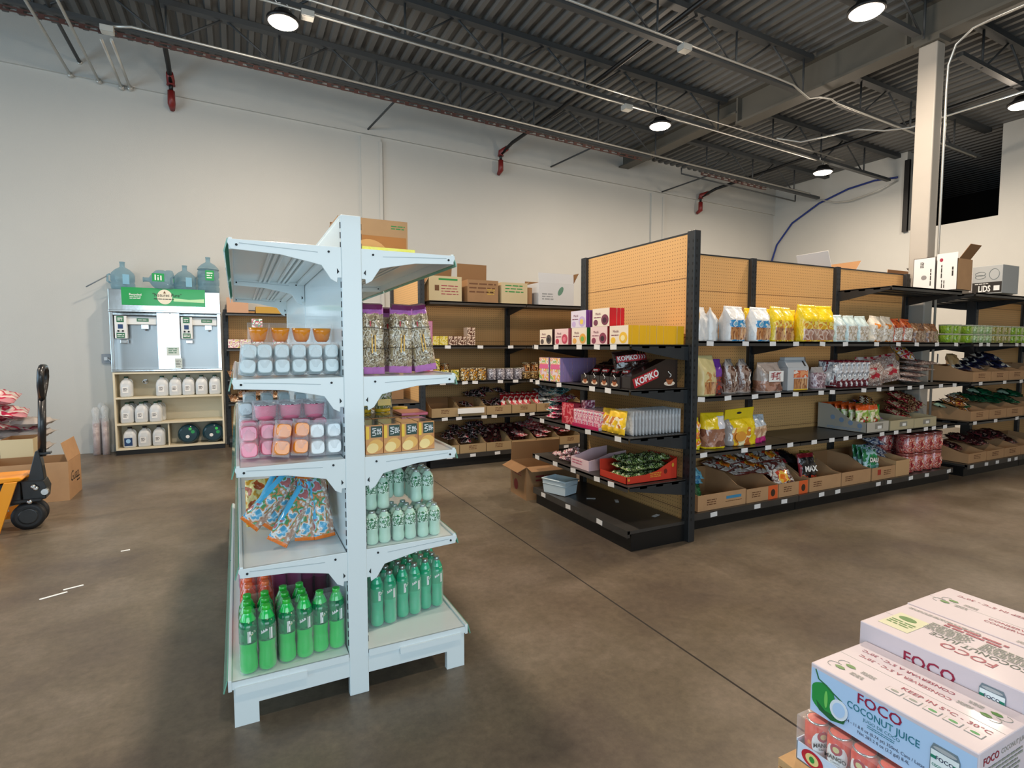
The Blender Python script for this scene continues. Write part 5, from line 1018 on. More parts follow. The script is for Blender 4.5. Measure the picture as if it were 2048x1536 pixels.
wbag = bag('plastic_bag', 'bag', .42, .26, .22, [mat('white_film', '#d9d6d8', .25, coat=.5, bump=.8, bscale=14)], seed=45, wr=.02)
for i, x in enumerate((7.52, 7.9)): wbag((x, 3.2, tz), '%s crumpled white plastic bag at the right end of the top shelf' % ['left', 'right'][i], 'crumpled plastic bags', (R(-12), 0, R(10*i)))
open_carton(.5, .36, .30, mat('card_grey2', '#8d8984', .7), card_in, (('l', .2, 60),)).put((7.75, 3.76, tz), 'grey open carton behind the plastic bags')
open_carton(.40, .36, .24, card_white, card_in, (('l', .18, 20), ('r', .14, 40))).put((5.60, 3.78, tz), 'white open carton showing above the pegboard'); 
# ------------------------------------------------------------------ far run, front y 5.77
Fz = [.144, .569, .969, 1.369, 1.856]
open_carton(.38, .34, .27, mat('card_pale', '#c9b892', .75), card_in, (('b', .16, -12), ('f', .0, 0), ('l', .12, 150)), prints=(lambda t: decal(t, 'green_bar', green_print, (.03, -.1706, .235), (1, 0, 0), (0, 0, 1), .22, .02), lambda t: lines(t, ink_red, (.05, -.1706, .12), (1, 0, 0), (0, 0, 1), .2, 4, .03, .3), lambda t: decal(t, 'square_stamp', ink_brown, (-.10, -.1706, .14), (1, 0, 0), (0, 0, 1), .05, .06))).put((2.08, 5.98, Fz[4]), 'pale carton with a green bar, leftmost on the far run')
open_carton(.38, .34, .25, card_dark, card_in, (('b', .22, -2), ('f', .0, 0)), prints=(lambda t: lines(t, ink_brown, (0, -.1706, .16), (1, 0, 0), (0, 0, 1), .34, 3, .045, .35), lambda t: lines(t, mat('gold_ink2', '#c2a040', .6), (.1, -.1706, .12), (1, 0, 0), (0, 0, 1), .1, 3, .025))).put((2.53, 5.98, Fz[4]), 'brown carton with its tall back flap upright')
open_carton(.34, .34, .24, mat('card_pale', '#c9b892'), card_in, (('r', .03, 60),), prints=(lambda t: lines(t, green_print, (0, -.1706, .17), (1, 0, 0), (0, 0, 1), .24, 3, .035, .35),)).put((2.93, 5.98, Fz[4]), 'third carton on the far run, with green print')
open_carton(.06, .28, .20, card_dark, card_in).put((3.16, 6.0, Fz[4]), 'narrow brown carton between the third and the white one')
def wcart():
    t = open_carton(.50, .36, .26, mat('card_cold_white', '#cfd2d6', .6), card_in, (('f', .12, -3), ('r', .16, 30), ('b', .05, 0)), prints=(lambda t: lines(t, mat('grey_ink', '#8f9498', .6), (-.12, -.1806, .10), (1, 0, 0), (0, 0, 1), .16, 3, .03), lambda t: decal(t, 'green_emblem', mat('emblem_green', '#5f8a78', .6), (.06, -.1806, .17), (.6, 0, 1), (-1, 0, .6), .12, .06, shape='e')))
    return t
wcart().put((3.50, 5.99, Fz[4]), 'cold white open carton at the right of the far run')
sb = lambda nm, c1, c2: box_thing('small_box', 'box', .095, .12, .10, mat(nm, c1, .4), patch(nm+'_front', [c1, c2, c1], 30, bump=0))
BW = sb('beige_box', '#e2c9b4', '#5a3428'); YW = sb('yellow_box', '#d9c23a', '#f0e6a0')
for i, x in enumerate((1.96, 2.06)): YW.put((x, 5.83, Fz[3]), '%s small yellow box on the far run' % ['left', 'right'][i], 'small yellow boxes')
for i, x in enumerate((2.17, 2.28, 2.39)): BW.put((x, 5.83, Fz[3]), '%s small beige box on the far run' % ['left', 'middle', 'right'][i], 'small beige boxes')
BW.put((2.39, 5.83, Fz[3]+.101), 'small beige box standing on the right-hand one')
def can(nm, label, top, r, h):
    def mk():
        t = thing('can', None, 'can'); MB().lathe([(r*.95, 0), (r, .004), (r, h-.004), (r*.95, h)], seg=20).build('can_body', label, t); MB().lathe([(r*.97, h-.002), (r*.97, h+.004), (r*.9, h+.004)], seg=20).build('lid', top, t); return t
    return Proto(mk)
tin = mat('tin_lid', '#b9b39a', .3, metal=.7)
C1 = can('y', patch('can_yellow', ['#c9b52c', '#4a6b2c', '#e8dca0'], 30, bump=0), yellow_print, .05, .12); C2 = can('g', patch('can_gold', ['#c98f2c', '#3a2418', '#f0dcb0'], 40, bump=0), tin, .05, .14)
C3 = can('s', patch('can_silver', ['#a9a6b0', '#4a4450', '#d8d4dc'], 50, bump=0), tin, .055, .13); C4 = can('b', patch('can_brown', ['#8a6a3a', '#2c1c14', '#c9a870'], 40, bump=0), tin, .05, .085); C5 = can('o', patch('can_orange', ['#b8702c', '#3a1f14', '#e8c890', '#8a4a20'], 30, bump=0), tin, .055, .19)
for i, (x, l) in enumerate(((1.97, 0), (1.97, 1), (2.08, 0), (2.20, 0))): C1.put((x, 5.86, Fz[2]+.125*l), '%s yellow-green can on the far run' % ORD[i], 'yellow-green cans')
C5.put((2.13, 6.02, Fz[2]), 'tall dull gold can behind the yellow-green ones')
for i in range(3): C2.put((2.31+.105*i, 5.84, Fz[2]), '%s gold can on the far run' % ORD[i], 'gold cans')
for i in range(5): C3.put((2.645+.113*i if i < 4 else 3.09, 5.84 if i < 4 else 5.97, Fz[2]), '%s silver can on the far run' % ORD[i], 'silver cans')
for i in range(5): C4.put((3.10+.105*i, 5.84, Fz[2]), '%s low brown can on the far run' % ORD[i], 'low brown cans')
for i in range(5): C5.put((3.18+.115*i, 6.0, Fz[2]), '%s tall orange-brown can on the far run' % ORD[i], 'tall orange-brown cans')
FT = pt(.32, mat('card_pale2', '#a98f68', .75), (bars(0, .1),), d=.36, hf=.10, hb=.19)
for z, nm, n in ((Fz[1], 'third shelf', 6), (Fz[0], 'base deck', 6)):
    for i in range(n): FT.put((2.06+.33*i, 5.79, z), '%s kraft tray on the %s of the far run' % (ORD[i], nm), 'kraft trays of the far run, '+nm)
wt = tag(MB().box(2.20, 2.52, 5.765, 5.775, .60, .66).build('label_card', paper), 'long white label card across a tray of the far run', 'card')
blk = bag('candy_bag', 'bag', .13, .15, .035, [patch('black_white_bag', ['#1c1a1c', '#3a3436', '#c9c0c0', '#8a1c2c', '#101010'], 22, coat=.8)], seed=47)
for i in range(10): blk((2.42+.055*i, 5.96+.05*(i % 2), Fz[1]+.09+.02*(i % 3)), '%s dark candy bag heaped on the third shelf of the far run' % ORD[i], 'dark candy bags on the far run', (R(-74), R(4-2*(i % 4)), R(20-12*(i % 4))))
rdw = bag('noodle_pack', 'noodle pack', .13, .22, .04, [patch('red_white_bag', ['#c21c2c', '#e8e4e0', '#a01824'], 13, coat=.7)], seed=48)
for i in range(7): rdw((2.86+.075*i, 5.90, Fz[1]+.06), '%s red and white pack leaning in the tray of the far run' % ORD[i], 'red and white packs', (R(-42), R(16), R(0)))
slv = bag('noodle_pack', 'noodle pack', .18, .24, .04, [patch('blue_silver_bag', ['#8fa0aa', '#c9d0d4', '#5f7078', '#d9dcdc'], 10, coat=.9)], seed=49)
for i in range(6): slv((3.42+.04*i, 5.92+.01*i, Fz[1]+.03+.025*i), '%s silver-blue pack in the pile of the far run' % ORD[i], 'silver-blue packs', (R(-70), R(0), R(14-8*(i % 3))))
for i in range(16): blk((2.18+.06*(i % 8)+random.uniform(-.02, .02), 5.90+.10*(i//8), Fz[0]+.10+.03*(i % 3)), '%s dark packet of the base heap on the far run' % ORD[i], 'dark packets of the base heap', (R(-78), R(random.uniform(-6, 6)), R(random.uniform(-30, 30))))
pkb = bag('noodle_pack', 'noodle pack', .15, .18, .03, [patch('pink_red_pack', ['#c84a58', '#f0d8d8', '#a82c3c', '#e8a8ac', '#f4e8e6'], 15, coat=.8)], seed=50)
for i in range(18): pkb((3.12+.085*(i % 9)+random.uniform(-.02, .02), 5.90+.10*(i//9), Fz[0]+.10+.04*(i % 3)), '%s pink and red packet of the base heap on the far run' % ORD[i], 'pink and red packets', (R(-80+random.uniform(-5, 5)), R(random.uniform(-5, 5)), R(random.uniform(-40, 40))))
for i in range(6): dm((2.75+.13*i, 6.06, Fz[0]+.05), '%s maroon bag at the back of the base deck, far run' % ORD[i], 'maroon bags of the far run', (R(-40), 0, R(15-9*(i % 3))))
# blue water pack at the far end unit
def bluepack():
    t = thing('water_pack', None, 'bottles'); m = film('blue_bottle', '#2f6fe0', .35, body='#1c4fc0', rough=.15)
    pr = [(.03, 0), (.034, .01), (.034, .2), (.03, .23), (.013, .27), (.013, .295)]
    me = lathe_me('bottle', pr, m, 14)
    for i in range(3):
        for j in range(4): link('bottle', me, t, (.07*i, .07*j, 0))
    return t
Proto(bluepack).put((1.40, 5.86, .144), 'pack of blue bottles on the far end shelving, seen under the white gondola')
open_carton(.36, .30, .34, card_dark, card_in).put((1.52, 6.35, .7535), 'brown carton on the far end shelving behind the snack packs')
# ------------------------------------------------------------------ wall shelving beside the station
open_carton(.26, .24, .20, mat('card_rose', '#c2987a', .8), card_in).put((.03, 8.40, 1.805), 'rosy brown carton on top of the wall shelving'); open_carton(.34, .24, .09, mat('card_yellow', '#b8903a', .7), card_in).put((.42, 8.40, 1.805), 'low yellow-brown carton on top of the wall shelving')
EB = box_thing('egg_roll_box', 'box', .135, .14, .115, mat('cream_box', '#d9cdb4', .5), patch('cream_box_front', ['#e6dcc6', '#b8546a', '#e6dcc6', '#c9b048'], 26, bump=0)); RBW = box_thing('round_label_box', 'box', .13, .14, .13, mat('white_box', '#dcdcd6', .5), patch('white_box_front', ['#e6e6e2', '#c83a58', '#4a8a5a', '#e6e6e2'], 20, bump=0))
for i in range(2): EB.put((-.03+.14*i, 8.25, 1.335), '%s cream box on the wall shelving' % ['left', 'right'][i], 'cream boxes on the wall shelving')
for i in range(3): RBW.put((.26, 8.25, 1.335+.131*i), '%s white box of the stack on the wall shelving' % ['bottom', 'middle', 'top'][i], 'stack of white boxes')
RBW.put((.52, 8.25, 1.335), 'white box with a red round mark right of the stack')
brp = bag('packet', 'packet', .14, .18, .05, [patch('brown_packet', ['#a87a54', '#d9c0a4', '#6b4a34', '#c98f6a'], 18)], seed=52)
for z, nm in ((.93, 'fourth'), (.60, 'third')):
    for i in range(6): brp((-.02+.10*i, 8.34, z+.01+.03*(i % 2)), '%s brown packet on the %s level of the wall shelving' % (ORD[i], nm), 'brown packets, %s level' % nm, (R(-60), 0, R(15-8*(i % 4))))
# ------------------------------------------------------------------ water station on its cabinet
def sx(zx): return -1.38+(zx-115)*.00151
def sz(zy): return 1.04+(865-zy)*.00177
cream = mat('cream_board', '#ddd3b8', .5)
t = thing('water_cabinet', 'cream open cabinet with three rows of water jugs below the dispenser', 'cabinet', (-.775, 8.26, 0))
b = MB(); b.box(-.60, .60, .0, .3, 0, .06); b.build('plinth', black_m, t)
for x in (-.60, .58): MB().box(x, x+.02, 0, .32, .06, 1.035).build('side_panel', cream, t)
MB().box(-.58, .58, .30, .32, .06, 1.035).build('back_panel', cream, t); MB().box(-.045, -.03, .02, .30, .082, .372).build('divider', cream, t)
for z, n in ((.06, 'bottom_board'), (.372, 'shelf'), (.70, 'shelf'), (1.013, 'top_board')): MB().box(-.58, .58, 0, .30, z, z+.022).build(n, cream, t)
t2 = MB().tube([(-.30, .26, .90), (-.30, .20, .90), (-.26, .20, .90)], .016, 10).build('tap', chrome, t); MB().lathe([(.03, 0), (.03, .008)], (-.30, .295, .90), 14, 'y').build('tap_flange', chrome, t2)
t = thing('water_dispenser', 'stainless steel twin water dispenser with a green header sign', 'dispenser', (0, 8.25, 1.042)); D0 = 1.042
def F(zx0, zx1, zy0, zy1, y0, y1): return (sx(zx0), sx(zx1), y0, y1, sz(zy1)-D0, sz(zy0)-D0)
b = MB()
b.box(*F(115, 912, 442, 864, .30, .33)); b.box(*F(115, 912, 290, 440, .0, .32)); b.box(*F(113, 914, 432, 446, -.02, .0)); b.box(*F(115, 912, 850, 864, 0, .33))
b.box(*F(115, 140, 446, 850, 0, .3)); b.box(*F(440, 605, 446, 850, .0, .3)); b.box(*F(885, 912, 446, 850, 0, .3)); b.build('casing', mat('bright_steel', '#d6d9da', .16, metal=.95, bump=.12, bscale=5), t, bevel=.004)
gsign = mat('sign_green', '#12984a', .35, coat=.4)
sg = MB().box(*F(205, 800, 275, 398, -.012, -.001)).build('header_sign', gsign, t); zz = sz(336)-D0
decal(sg, 'round_emblem', mat('emblem_cream', '#e8e2cc', .5), (sx(505), -.0125, zz+.002), (1, 0, 0), (0, 0, 1), .165, .185, shape='e'); decal(sg, 'light_wave', mat('light_green_print', '#bfe6b4', .4), (sx(680), -.0128, zz-.035), (1, 0, 0), (0, 0, 1), .34, .05, pts=[(-.5, -.3), (.5, -.5), (.5, .5), (0, .2), (-.5, .5)])
decal(sg, 'tree_drop', mat('emblem_brown', '#6b4a2c', .5), (sx(505), -.0140, zz+.06), (1, 0, 0), (0, 0, 1), .03, .03, pts=[(-.5, -.5), (.5, -.5), (0, .6)])
text('"Natures Pure"', .062, ink, sg, (sx(520), -.0150, zz+.022), (1, 0, 0), (0, 0, 1), sx=.82, shear=.15, name='sign_lettering'); lines(sg, ink, (sx(500), -.0150, zz-.025), (1, 0, 0), (0, 0, 1), .22, 1, .018)
text('Recycled', .036, paper, sg, (sx(300), -.0135, zz+.02), (1, 0, 0), (0, 0, 1), bold=.02, name='sign_lettering'); lines(sg, paper, (sx(300), -.0135, zz-.018), (1, 0, 0), (0, 0, 1), .12, 2, .018)
wpl = mat('dispenser_white', '#dfe3e2', .35); gl3 = mat('label_green_dark', '#2f6f4c', .4); gr_sh = mat('recess_steel', '#9ea1a2', .28, metal=.9, bump=.04, bscale=6)
for x0, x1, n in ((140, 440, 0), (605, 885, 1)):
    u = MB().box(*F(x0, x1, 470, 850, .20, .215)).build('bay_back', gr_sh, t)
    p = MB().box(*F(x0+4, x1-4, 474, 532, .03, .2)).build('bay_header', wpl, t, bevel=.004)
    MB().box(*F(x0, x1, 466, 474, .0, .2)).build('bay_trim', black_m, p)
    c = MB().box(*F(x0+8, x0+92, 474, 632, .0, .08)).build('control_panel', wpl, t, bevel=.005)
    cx = sx(x0+48); yy = -.0008
    for zy, w_, h_, m_ in ((497, .075, .075, gl3), (610, .085, .062, gl3), (548, .052, .055, mat('blue_sticker', '#23406e', .4))): decal(c, 'sticker', m_, (cx, yy, sz(zy)-D0), (1, 0, 0), (0, 0, 1), w_, h_)
    lines(c, paper, (cx, yy-.001, sz(497)-D0), (1, 0, 0), (0, 0, 1), .055, 2, .022); lines(c, paper, (cx, yy-.001, sz(610)-D0), (1, 0, 0), (0, 0, 1), .07, 2, .02)
    for dx in (-.022, .024): MB().lathe([(.011, 0), (.011, .012)], (cx+dx, 0, sz(579)-D0), 14, 'y').build('push_button', black_m, c)
    decal(p, 'green_label', gl3, (sx(x0+200), .029, sz(500)-D0), (1, 0, 0), (0, 0, 1), .125, .042); lines(p, paper, (sx(x0+200), .0275, sz(500)-D0), (1, 0, 0), (0, 0, 1), .1, 1, .018)
    nz = MB().box(*F(x0+185, x0+235, 534, 562, .06, .13)).build('nozzle_block', chrome, t); MB().tube([(sx(x0+215), .1, sz(562)-D0), (sx(x0+215), .1, sz(575)-D0)], .012, 10).build('nozzle', chrome, nz)
    MB().box(*F(x0+40, x0+90, 640, 665, .02, .1)).build('coin_cup', chrome, t, bevel=.006)
decal(t, 'paper_notice', mat('notice_pale', '#cdd8d2', .5), (sx(548), -.001, sz(722)-D0), (1, 0, 0), (0, 0, 1), .14, .11); lines(t, gl3, (sx(548), -.002, sz(718)-D0), (1, 0, 0), (0, 0, 1), .10, 3, .025)
decal(t, 'paper_notice', mat('notice_pale', '#cdd8d2'), (sx(585), -.001, sz(808)-D0), (1, 0, 0), (0, 0, 1), .08, .13); lines(t, ink, (sx(585), -.002, sz(808)-D0), (1, 0, 0), (0, 0, 1), .06, 5, .02, .3)
MB().lathe([(.006, 0), (.006, .01)], (sx(537), -.0, sz(450)-D0), 10, 'y').build('lock', ink, t)
# jugs
jug_m = film('jug_plastic', '#fafcfc', .25, body='#e6ebee', rough=.3, bump=.15, bscale=12)
def jug(capm, lab=0):
    def mk():
        t = thing('water_jug', None, 'jug')
        b = MB().lathe([(.058, 0), (.067, .006), (.070, .02), (.070, .135), (.066, .165), (.052, .2), (.026, .222), (.021, .228), (.021, .24)], seg=28, sq=4); b.build('body', jug_m, t)
        MB().tube([(.026, 0, .222), (.046, 0, .216), (.062, 0, .19), (.064, 0, .14), (.058, 0, .11)], .008, 8).build('handle', jug_m, t)
        MB().lathe([(.024, .236), (.025, .238), (.025, .252), (.022, .256)], seg=16).build('cap', capm, t); 
        l = MB(); 
        if lab: decal(t, 'label', mat('label_blue', '#22406c', .4), (-.01, -.0712, .075), (1, 0, 0), (0, 0, 1), .085, .10); decal(t, 'label_ring', mat('label_lightblue', '#9cc8e8', .4), (-.01, -.0722, .085), (1, 0, 0), (0, 0, 1), .05, .055, shape='e')
        else: decal(t, 'label', paper, (-.01, -.0712, .09), (1, 0, 0), (0, 0, 1), .062, .075); lines(t, ink, (-.01, -.0722, .095), (1, 0, 0), (0, 0, 1), .045, 3, .016)
        return t
    return Proto(mk)
dgc = mat('jug_cap_green', '#1b4a34', .4); JG = jug(dgc); JB = jug(black_m); JL = jug(black_m, 1)
for i, zx in enumerate((200, 452, 548, 645, 745, 848)): JG.put((sx(zx), 8.36, .723), '%s water jug on the top board of the cream cabinet' % ORD[i], 'jugs on the top board', (0, 0, R(4)))
for i, zx in enumerate((198, 298, 400)):
    JG.put((sx(zx), 8.35, .395), '%s front water jug on the middle board of the cream cabinet' % ORD[i], 'front jugs on the middle board'); JG.put((sx(zx)+.03, 8.48, .395), '%s back water jug on the middle board of the cream cabinet' % ORD[i], 'back jugs on the middle board')
JL.put((sx(208), 8.36, .083), 'water jug with a dark blue label, bottom board')
for i, zx in enumerate((312, 415)): JB.put((sx(zx), 8.36, .083), '%s black-capped jug on the bottom board' % ['left', 'right'][i], 'black-capped jugs')
big_m = film('big_bottle_plastic', '#cfe4ec', .8, body='#a4c2d0', rough=.08, bump=0)
def bigb(h, lab=None, handle=True):
    def mk():
        t = thing('water_bottle', None, 'water bottle'); r = .128; n = max(1, int((h-.2)/.11)); pr = [(.10, 0), (r*.97, .012), (r, .04)]; z = .04; zt = h-.17
        while z < zt-.05: pr += [(r, z+.03), (r*.94, z+.045), (r*.94, z+.055), (r, z+.07)]; z += .1
        pr += [(r, zt), (r*.93, zt+.03), (r*.6, zt+.075), (.035, zt+.1), (.027, zt+.11), (.027, h-.01), (.031, h-.01), (.031, h)]
        MB().lathe(pr, seg=36).build('body', big_m, t); 
        if handle: MB().tube([(-.125, -.02, .08), (-.155, -.02, .10), (-.155, -.02, .17), (-.125, -.02, .19)], .012, 8).build('handle', big_m, t)
        MB().lathe([(.026, .004), (.026, .006)], (0, 0, -.005), 16).build('base_sticker', mat('sticker_green', '#3fbf4a', .4), t)
        if lab: decal(t, 'label', gsign, (.02, -.1285, h*.47), (1, 0, 0), (0, 0, 1), .10, .13); lines(t, paper, (.02, -.1300, h*.47), (1, 0, 0), (0, 0, 1), .07, 3, .03)
        else: decal(t, 'blue_label', mat('blue_label', '#7fb4d0', .3), (.05, -.122, h*.35), (1, .35, 0), (0, 0, 1), .07, .12)
        return t
    return Proto(mk)
ztop_u = sz(290)+.004
SBt = bigb(.345); SBt.put((-1.245, 8.40, ztop_u), 'short blue water bottle at the left end of the dispenser top'); SBt.put((-.575, 8.42, ztop_u), 'short blue water bottle standing between the lying and the tall one')
TBt = bigb(.47, True, False); TBt.put((-.305, 8.42, ztop_u), 'tall blue water bottle with a green label at the right end')
bigb(.33, True, False).put((-.69, 8.29, ztop_u+.13), 'blue bottle lying on its side on the dispenser, neck to the left', None, (0, R(-90), 0))


def lying():
    t = thing('water_bottle', None, 'water bottle'); r = .125
    MB().lathe([(.095, 0), (r*.96, .012), (r, .04), (r, .20), (r*.8, .25), (.03, .27)], seg=32).xf(Matrix.Rotation(R(-90), 4, 'X')).build('body', film('bottle_end_blue', '#3f6f80', .35, body='#1f4450', rough=.1, bump=0), t)
    for x, z, m_, r_ in ((.05, .05, gsign, .022), (-.01, -.01, paper, .022), (.02, .09, mat('sticker_lime', '#3fd05a', .4), .018)): decal(t, 'round_sticker', m_, (x, -.0008, z-.02), (1, 0, 0), (0, 0, 1), r_*2, r_*2, shape='e')
    return t
LY = Proto(lying)
for i, zx in enumerate((635, 822)): LY.put((sx(zx), 8.285, .083+.127), '%s big blue bottle lying base outwards in the cabinet' % ['left', 'right'][i], 'lying bottles in the cabinet', (0, R(20*i), 0))
t = thing('wall_outlet', 'grey wall outlet with a plug left of the water dispenser', 'outlet', (-1.485, 8.585, 1.20)); MB().box(-.045, .045, -.02, .012, -.06, .06).build('box', mat('outlet_grey', '#8a9096', .4), t); MB().box(-.015, .02, -.05, -.02, -.02, .02).build('plug', mat('plug_grey', '#c9d0d4', .4), t)
MB().tube([(.02, -.04, 0), (.06, -.03, -.04), (.08, -.01, -.10)], .006, 6).build('cord', mat('plug_grey', '#c9d0d4'), t)
tag(MB().tube([(-1.40, 8.36, ztop_u+.16), (-1.62, 8.40, ztop_u+.02)], .007, 6).build('drain_tube', mat('tube_grey', '#7a8288', .4)), 'thin grey tube poking out left of the short blue bottle', 'tube')
rollm = patch('pink_roll', ['#b89a98', '#c9b0ac', '#a88684'], 9, rough=.25, coat=.6, bump=.4)
for i, (x, y, h) in enumerate(((-1.60, 8.44, .40), (-1.50, 8.42, .42), (-1.55, 8.53, .45))):
    t = thing('wrapped_roll', '%s upright plastic-wrapped roll against the back wall by the cabinet' % ['left', 'right', 'rear'][i], 'roll', (x, y, 0), group='wrapped rolls by the cabinet')
    MB().lathe([(.035, 0), (.038, .01), (.036, h)], seg=16).build('roll', rollm, t); MB().lathe([(.042, 0), (.042, h), (.03, h+.06), (.045, h+.16), (.02, h+.2)], seg=12).build('film_sleeve', clear_soft, t)
# ------------------------------------------------------------------ pallet jack, carton, sacks
orange = mat('jack_orange', '#f29a18', .35, coat=.4); jb = mat('jack_black', '#16181b', .35, coat=.3)
t = thing('pallet_jack', 'orange pallet jack with an upright black handle at the left edge', 'pallet jack', (-1.42, 5.25, 0), (0, 0, R(4)))
for y in (-.075, .035):
    w_ = MB().lathe([(.075, 0), (.1, .004), (.1, .042), (.075, .046)], (0, y+.046, .1), 28, 'y').build('steer_wheel', mat('wheel_rubber', '#1b1b1d', .5), t); MB().lathe([(.05, -.002), (.06, .0), (.06, .048), (.05, .05)], (0, y+.048, .1), 20, 'y').build('hub', mat('hub_dark', '#2c2e30', .3), w_)
b = MB(); b.box(-.16, .09, -.11, .09, .21, .235); b.box(-.19, -.03, -.10, .08, .2, .36); b.prism([(-.02, .22), (.11, .22), (.12, .30), (.10, .36), (-.03, .37)], 'y', -.09, .07); b.build('pump_body', jb, t, bevel=.006)
MB().prism([(.0, .35), (.10, .36), (.09, .48), (.075, .575), (.055, .575)], 'y', -.05, .04).build('handle_bracket', jb, t, bevel=.004); MB().box(.07, .14, -.03, .03, .545, .56).build('foot_lever', jb, t)
MB().tube([(.045, 0, .52), (.095, 0, .52)], .001, 6)
MB().tube([(.085, 0, .53), (.105, 0, .98)], .025, 12).build('handle_shaft', jb, t)
lp = [(.105, -.012, .965), (.107, -.03, 1.0), (.112, -.075, 1.06), (.117, -.09, 1.12), (.12, -.08, 1.175), (.121, -.04, 1.20), (.121, .04, 1.20), (.12, .08, 1.175), (.117, .09, 1.12), (.112, .075, 1.06), (.107, .03, 1.0), (.105, .012, .965)]
MB().tube(lp, .022, 10).build('handle_loop', jb, t); MB().box(.095, .12, -.02, .02, .985, 1.17).build('control_lever', mat('lever_black', '#101114', .3), t)
for x, z in ((.06, .31), (.115, .29), (.02, .215), (.045, .325)): MB().lathe([(.016, 0), (.016, .012), (.008, .016)], (x, -.105, z), 12, 'y').build('bolt', chrome, t)
MB().lathe([(.022, 0), (.022, .05)], (.115, -.10, .285), 14, 'y').build('spring_knob', chrome, t)
b = MB(); b.prism([(-.50, .30), (-.12, .375), (-.02, .38), (.0, .395), (-.02, .41), (-.5, .415)], 'y', -.15, .13); b.build('yoke_plate', orange, t, bevel=.006)
b = MB(); b.box(-.9, -.33, -.30, .30, .30, .40); b.build('cross_head', orange, t, bevel=.006)
for s in (-1, 1):
    b = MB(); y0, y1 = sorted((s*.20, s*.27)); b.prism([(-.09, .39), (-.02, .39), (-.13, .03), (-.22, .03)], 'y', s*.22-.014, s*.22+.014); b.build('side_strut', orange, t)
    MB().box(-.42, -.18, *sorted((s*.17, s*.21)), .05, .13).build('wheel_arm', orange, t); MB().box(-1.5, -.28, *sorted((s*.13, s*.29)), .05, .10).build('fork', orange, t, bevel=.006)
    MB().tube([(-.1, s*.1, .17), (-.35, s*.16, .09)], .012, 8).build('push_rod', galv, t)
open_carton(.62, .43, .345, card, card_in, (('r', .17, -14),), prints=(lambda t: decal(t, 'arrow_print', ink_brown, (.12, -.2156, .17), (1, 0, 0), (0, 0, 1), .05, .07, pts=[(-.5, -.5), (-.4, -.5), (-.4, .4), (.5, .4), (.5, .5), (-.5, .5)]),
    lambda t: text('Guan', .13, ink, t, (.3106, -.02, .19), (0, 1, 0), (0, 0, 1), shear=.3, name='script_lettering'), lambda t: lines(t, ink, (.3106, .1, .14), (0, 1, 0), (0, 0, 1), .1, 2, .03))).put((-1.665, 6.24, 0), 'big open kraft carton with black script, behind the pallet jack')
wood = mat('pallet_wood', '#c29a6a', .8, var=.2, vscale=14)
def pallet(w, d):
    t = thing('wooden_pallet', None, 'pallet'); k = 0
    for y in (0, d/2-.05, d-.1): MB().box(0, w, y, y+.1, .02, .11).build('stringer', wood, t)
    n = 6
    for i in range(n): MB().box(i*(w-.1)/(n-1), i*(w-.1)/(n-1)+.1, 0, d, .115, .137).build('deck_board', wood, t)
    for i in range(3): MB().box(i*(w-.1)/2, i*(w-.1)/2+.1, 0, d, 0, .018).build('bottom_board', wood, t)
    return t
Proto(lambda: pallet(1.1, 1.0)).put((-2.95, 6.65, 0), 'wooden pallet under the rice sacks at the left edge')
sack = bag('rice_sack', 'sack', .62, .42, .12, [patch('sack_print', ['#d9cfc8', '#c23a50', '#e0b8b8', '#e6dcd4', '#c02c50', '#c88890'], 6, rough=.45, coat=.1, bump=.5, bscale=20), mat('sack_pink', '#d04868', .4, bump=.4)], lambda u, v, fr: 1 if v > .94 or u < .03 else 0, seed=60, wr=.012)
sackg = bag('rice_sack', 'sack', .5, .36, .09, [mat('sack_grey', '#b9b2ac', .5, bump=.4, bscale=15)], seed=61, wr=.01)
for i in range(4): sackg((-1.98, 7.0-.02*i, .19+.075*i), '%s plain grey sack from the bottom of the stack' % ORD[i], 'plain grey sacks', (R(-90), 0, R(6-5*i)))
for i in range(3): sack((-2.42, 6.72+.02*i, .21+.11*i), '%s printed rice sack from the bottom of the pile' % ORD[i], 'printed rice sacks, lower', (R(-90), 0, R(5*i)))
for i, (x, y, z, rx, ry, rz) in enumerate(((-2.12, 6.72, .50, -84, 10, 12), (-2.35, 6.78, .59, -86, 4, -14), (-2.02, 6.93, .58, -80, 16, 28), (-2.2, 6.70, .66, -82, 12, 8), (-2.36, 6.86, .74, -88, 3, -6))): sack((x, y, z), '%s red and white rice sack from the bottom of the loose top' % ORD[i], 'red and white rice sacks', (R(rx), R(ry), R(rz)))
open_carton(.24, .3, .35, mat('card_pale', '#c9b892'), card_in).put((-1.86, 6.76, .14), 'pale carton upright at the corner of the sack pile')
for i, (x, y, r, l) in enumerate(((-.93, 3.72, 25, .12), (-.86, 3.80, 20, .09), (-.70, 4.35, 10, .05))): tag(MB().box(-l/2, l/2, -.008, .008, .0003, .0018).build('floor_scrap', paper, None, (x, y, 0)), '%s pale scrap on the open floor at the lower left' % ORD[i], 'scrap', 'pale scraps on the floor').rotation_euler.z = R(r)
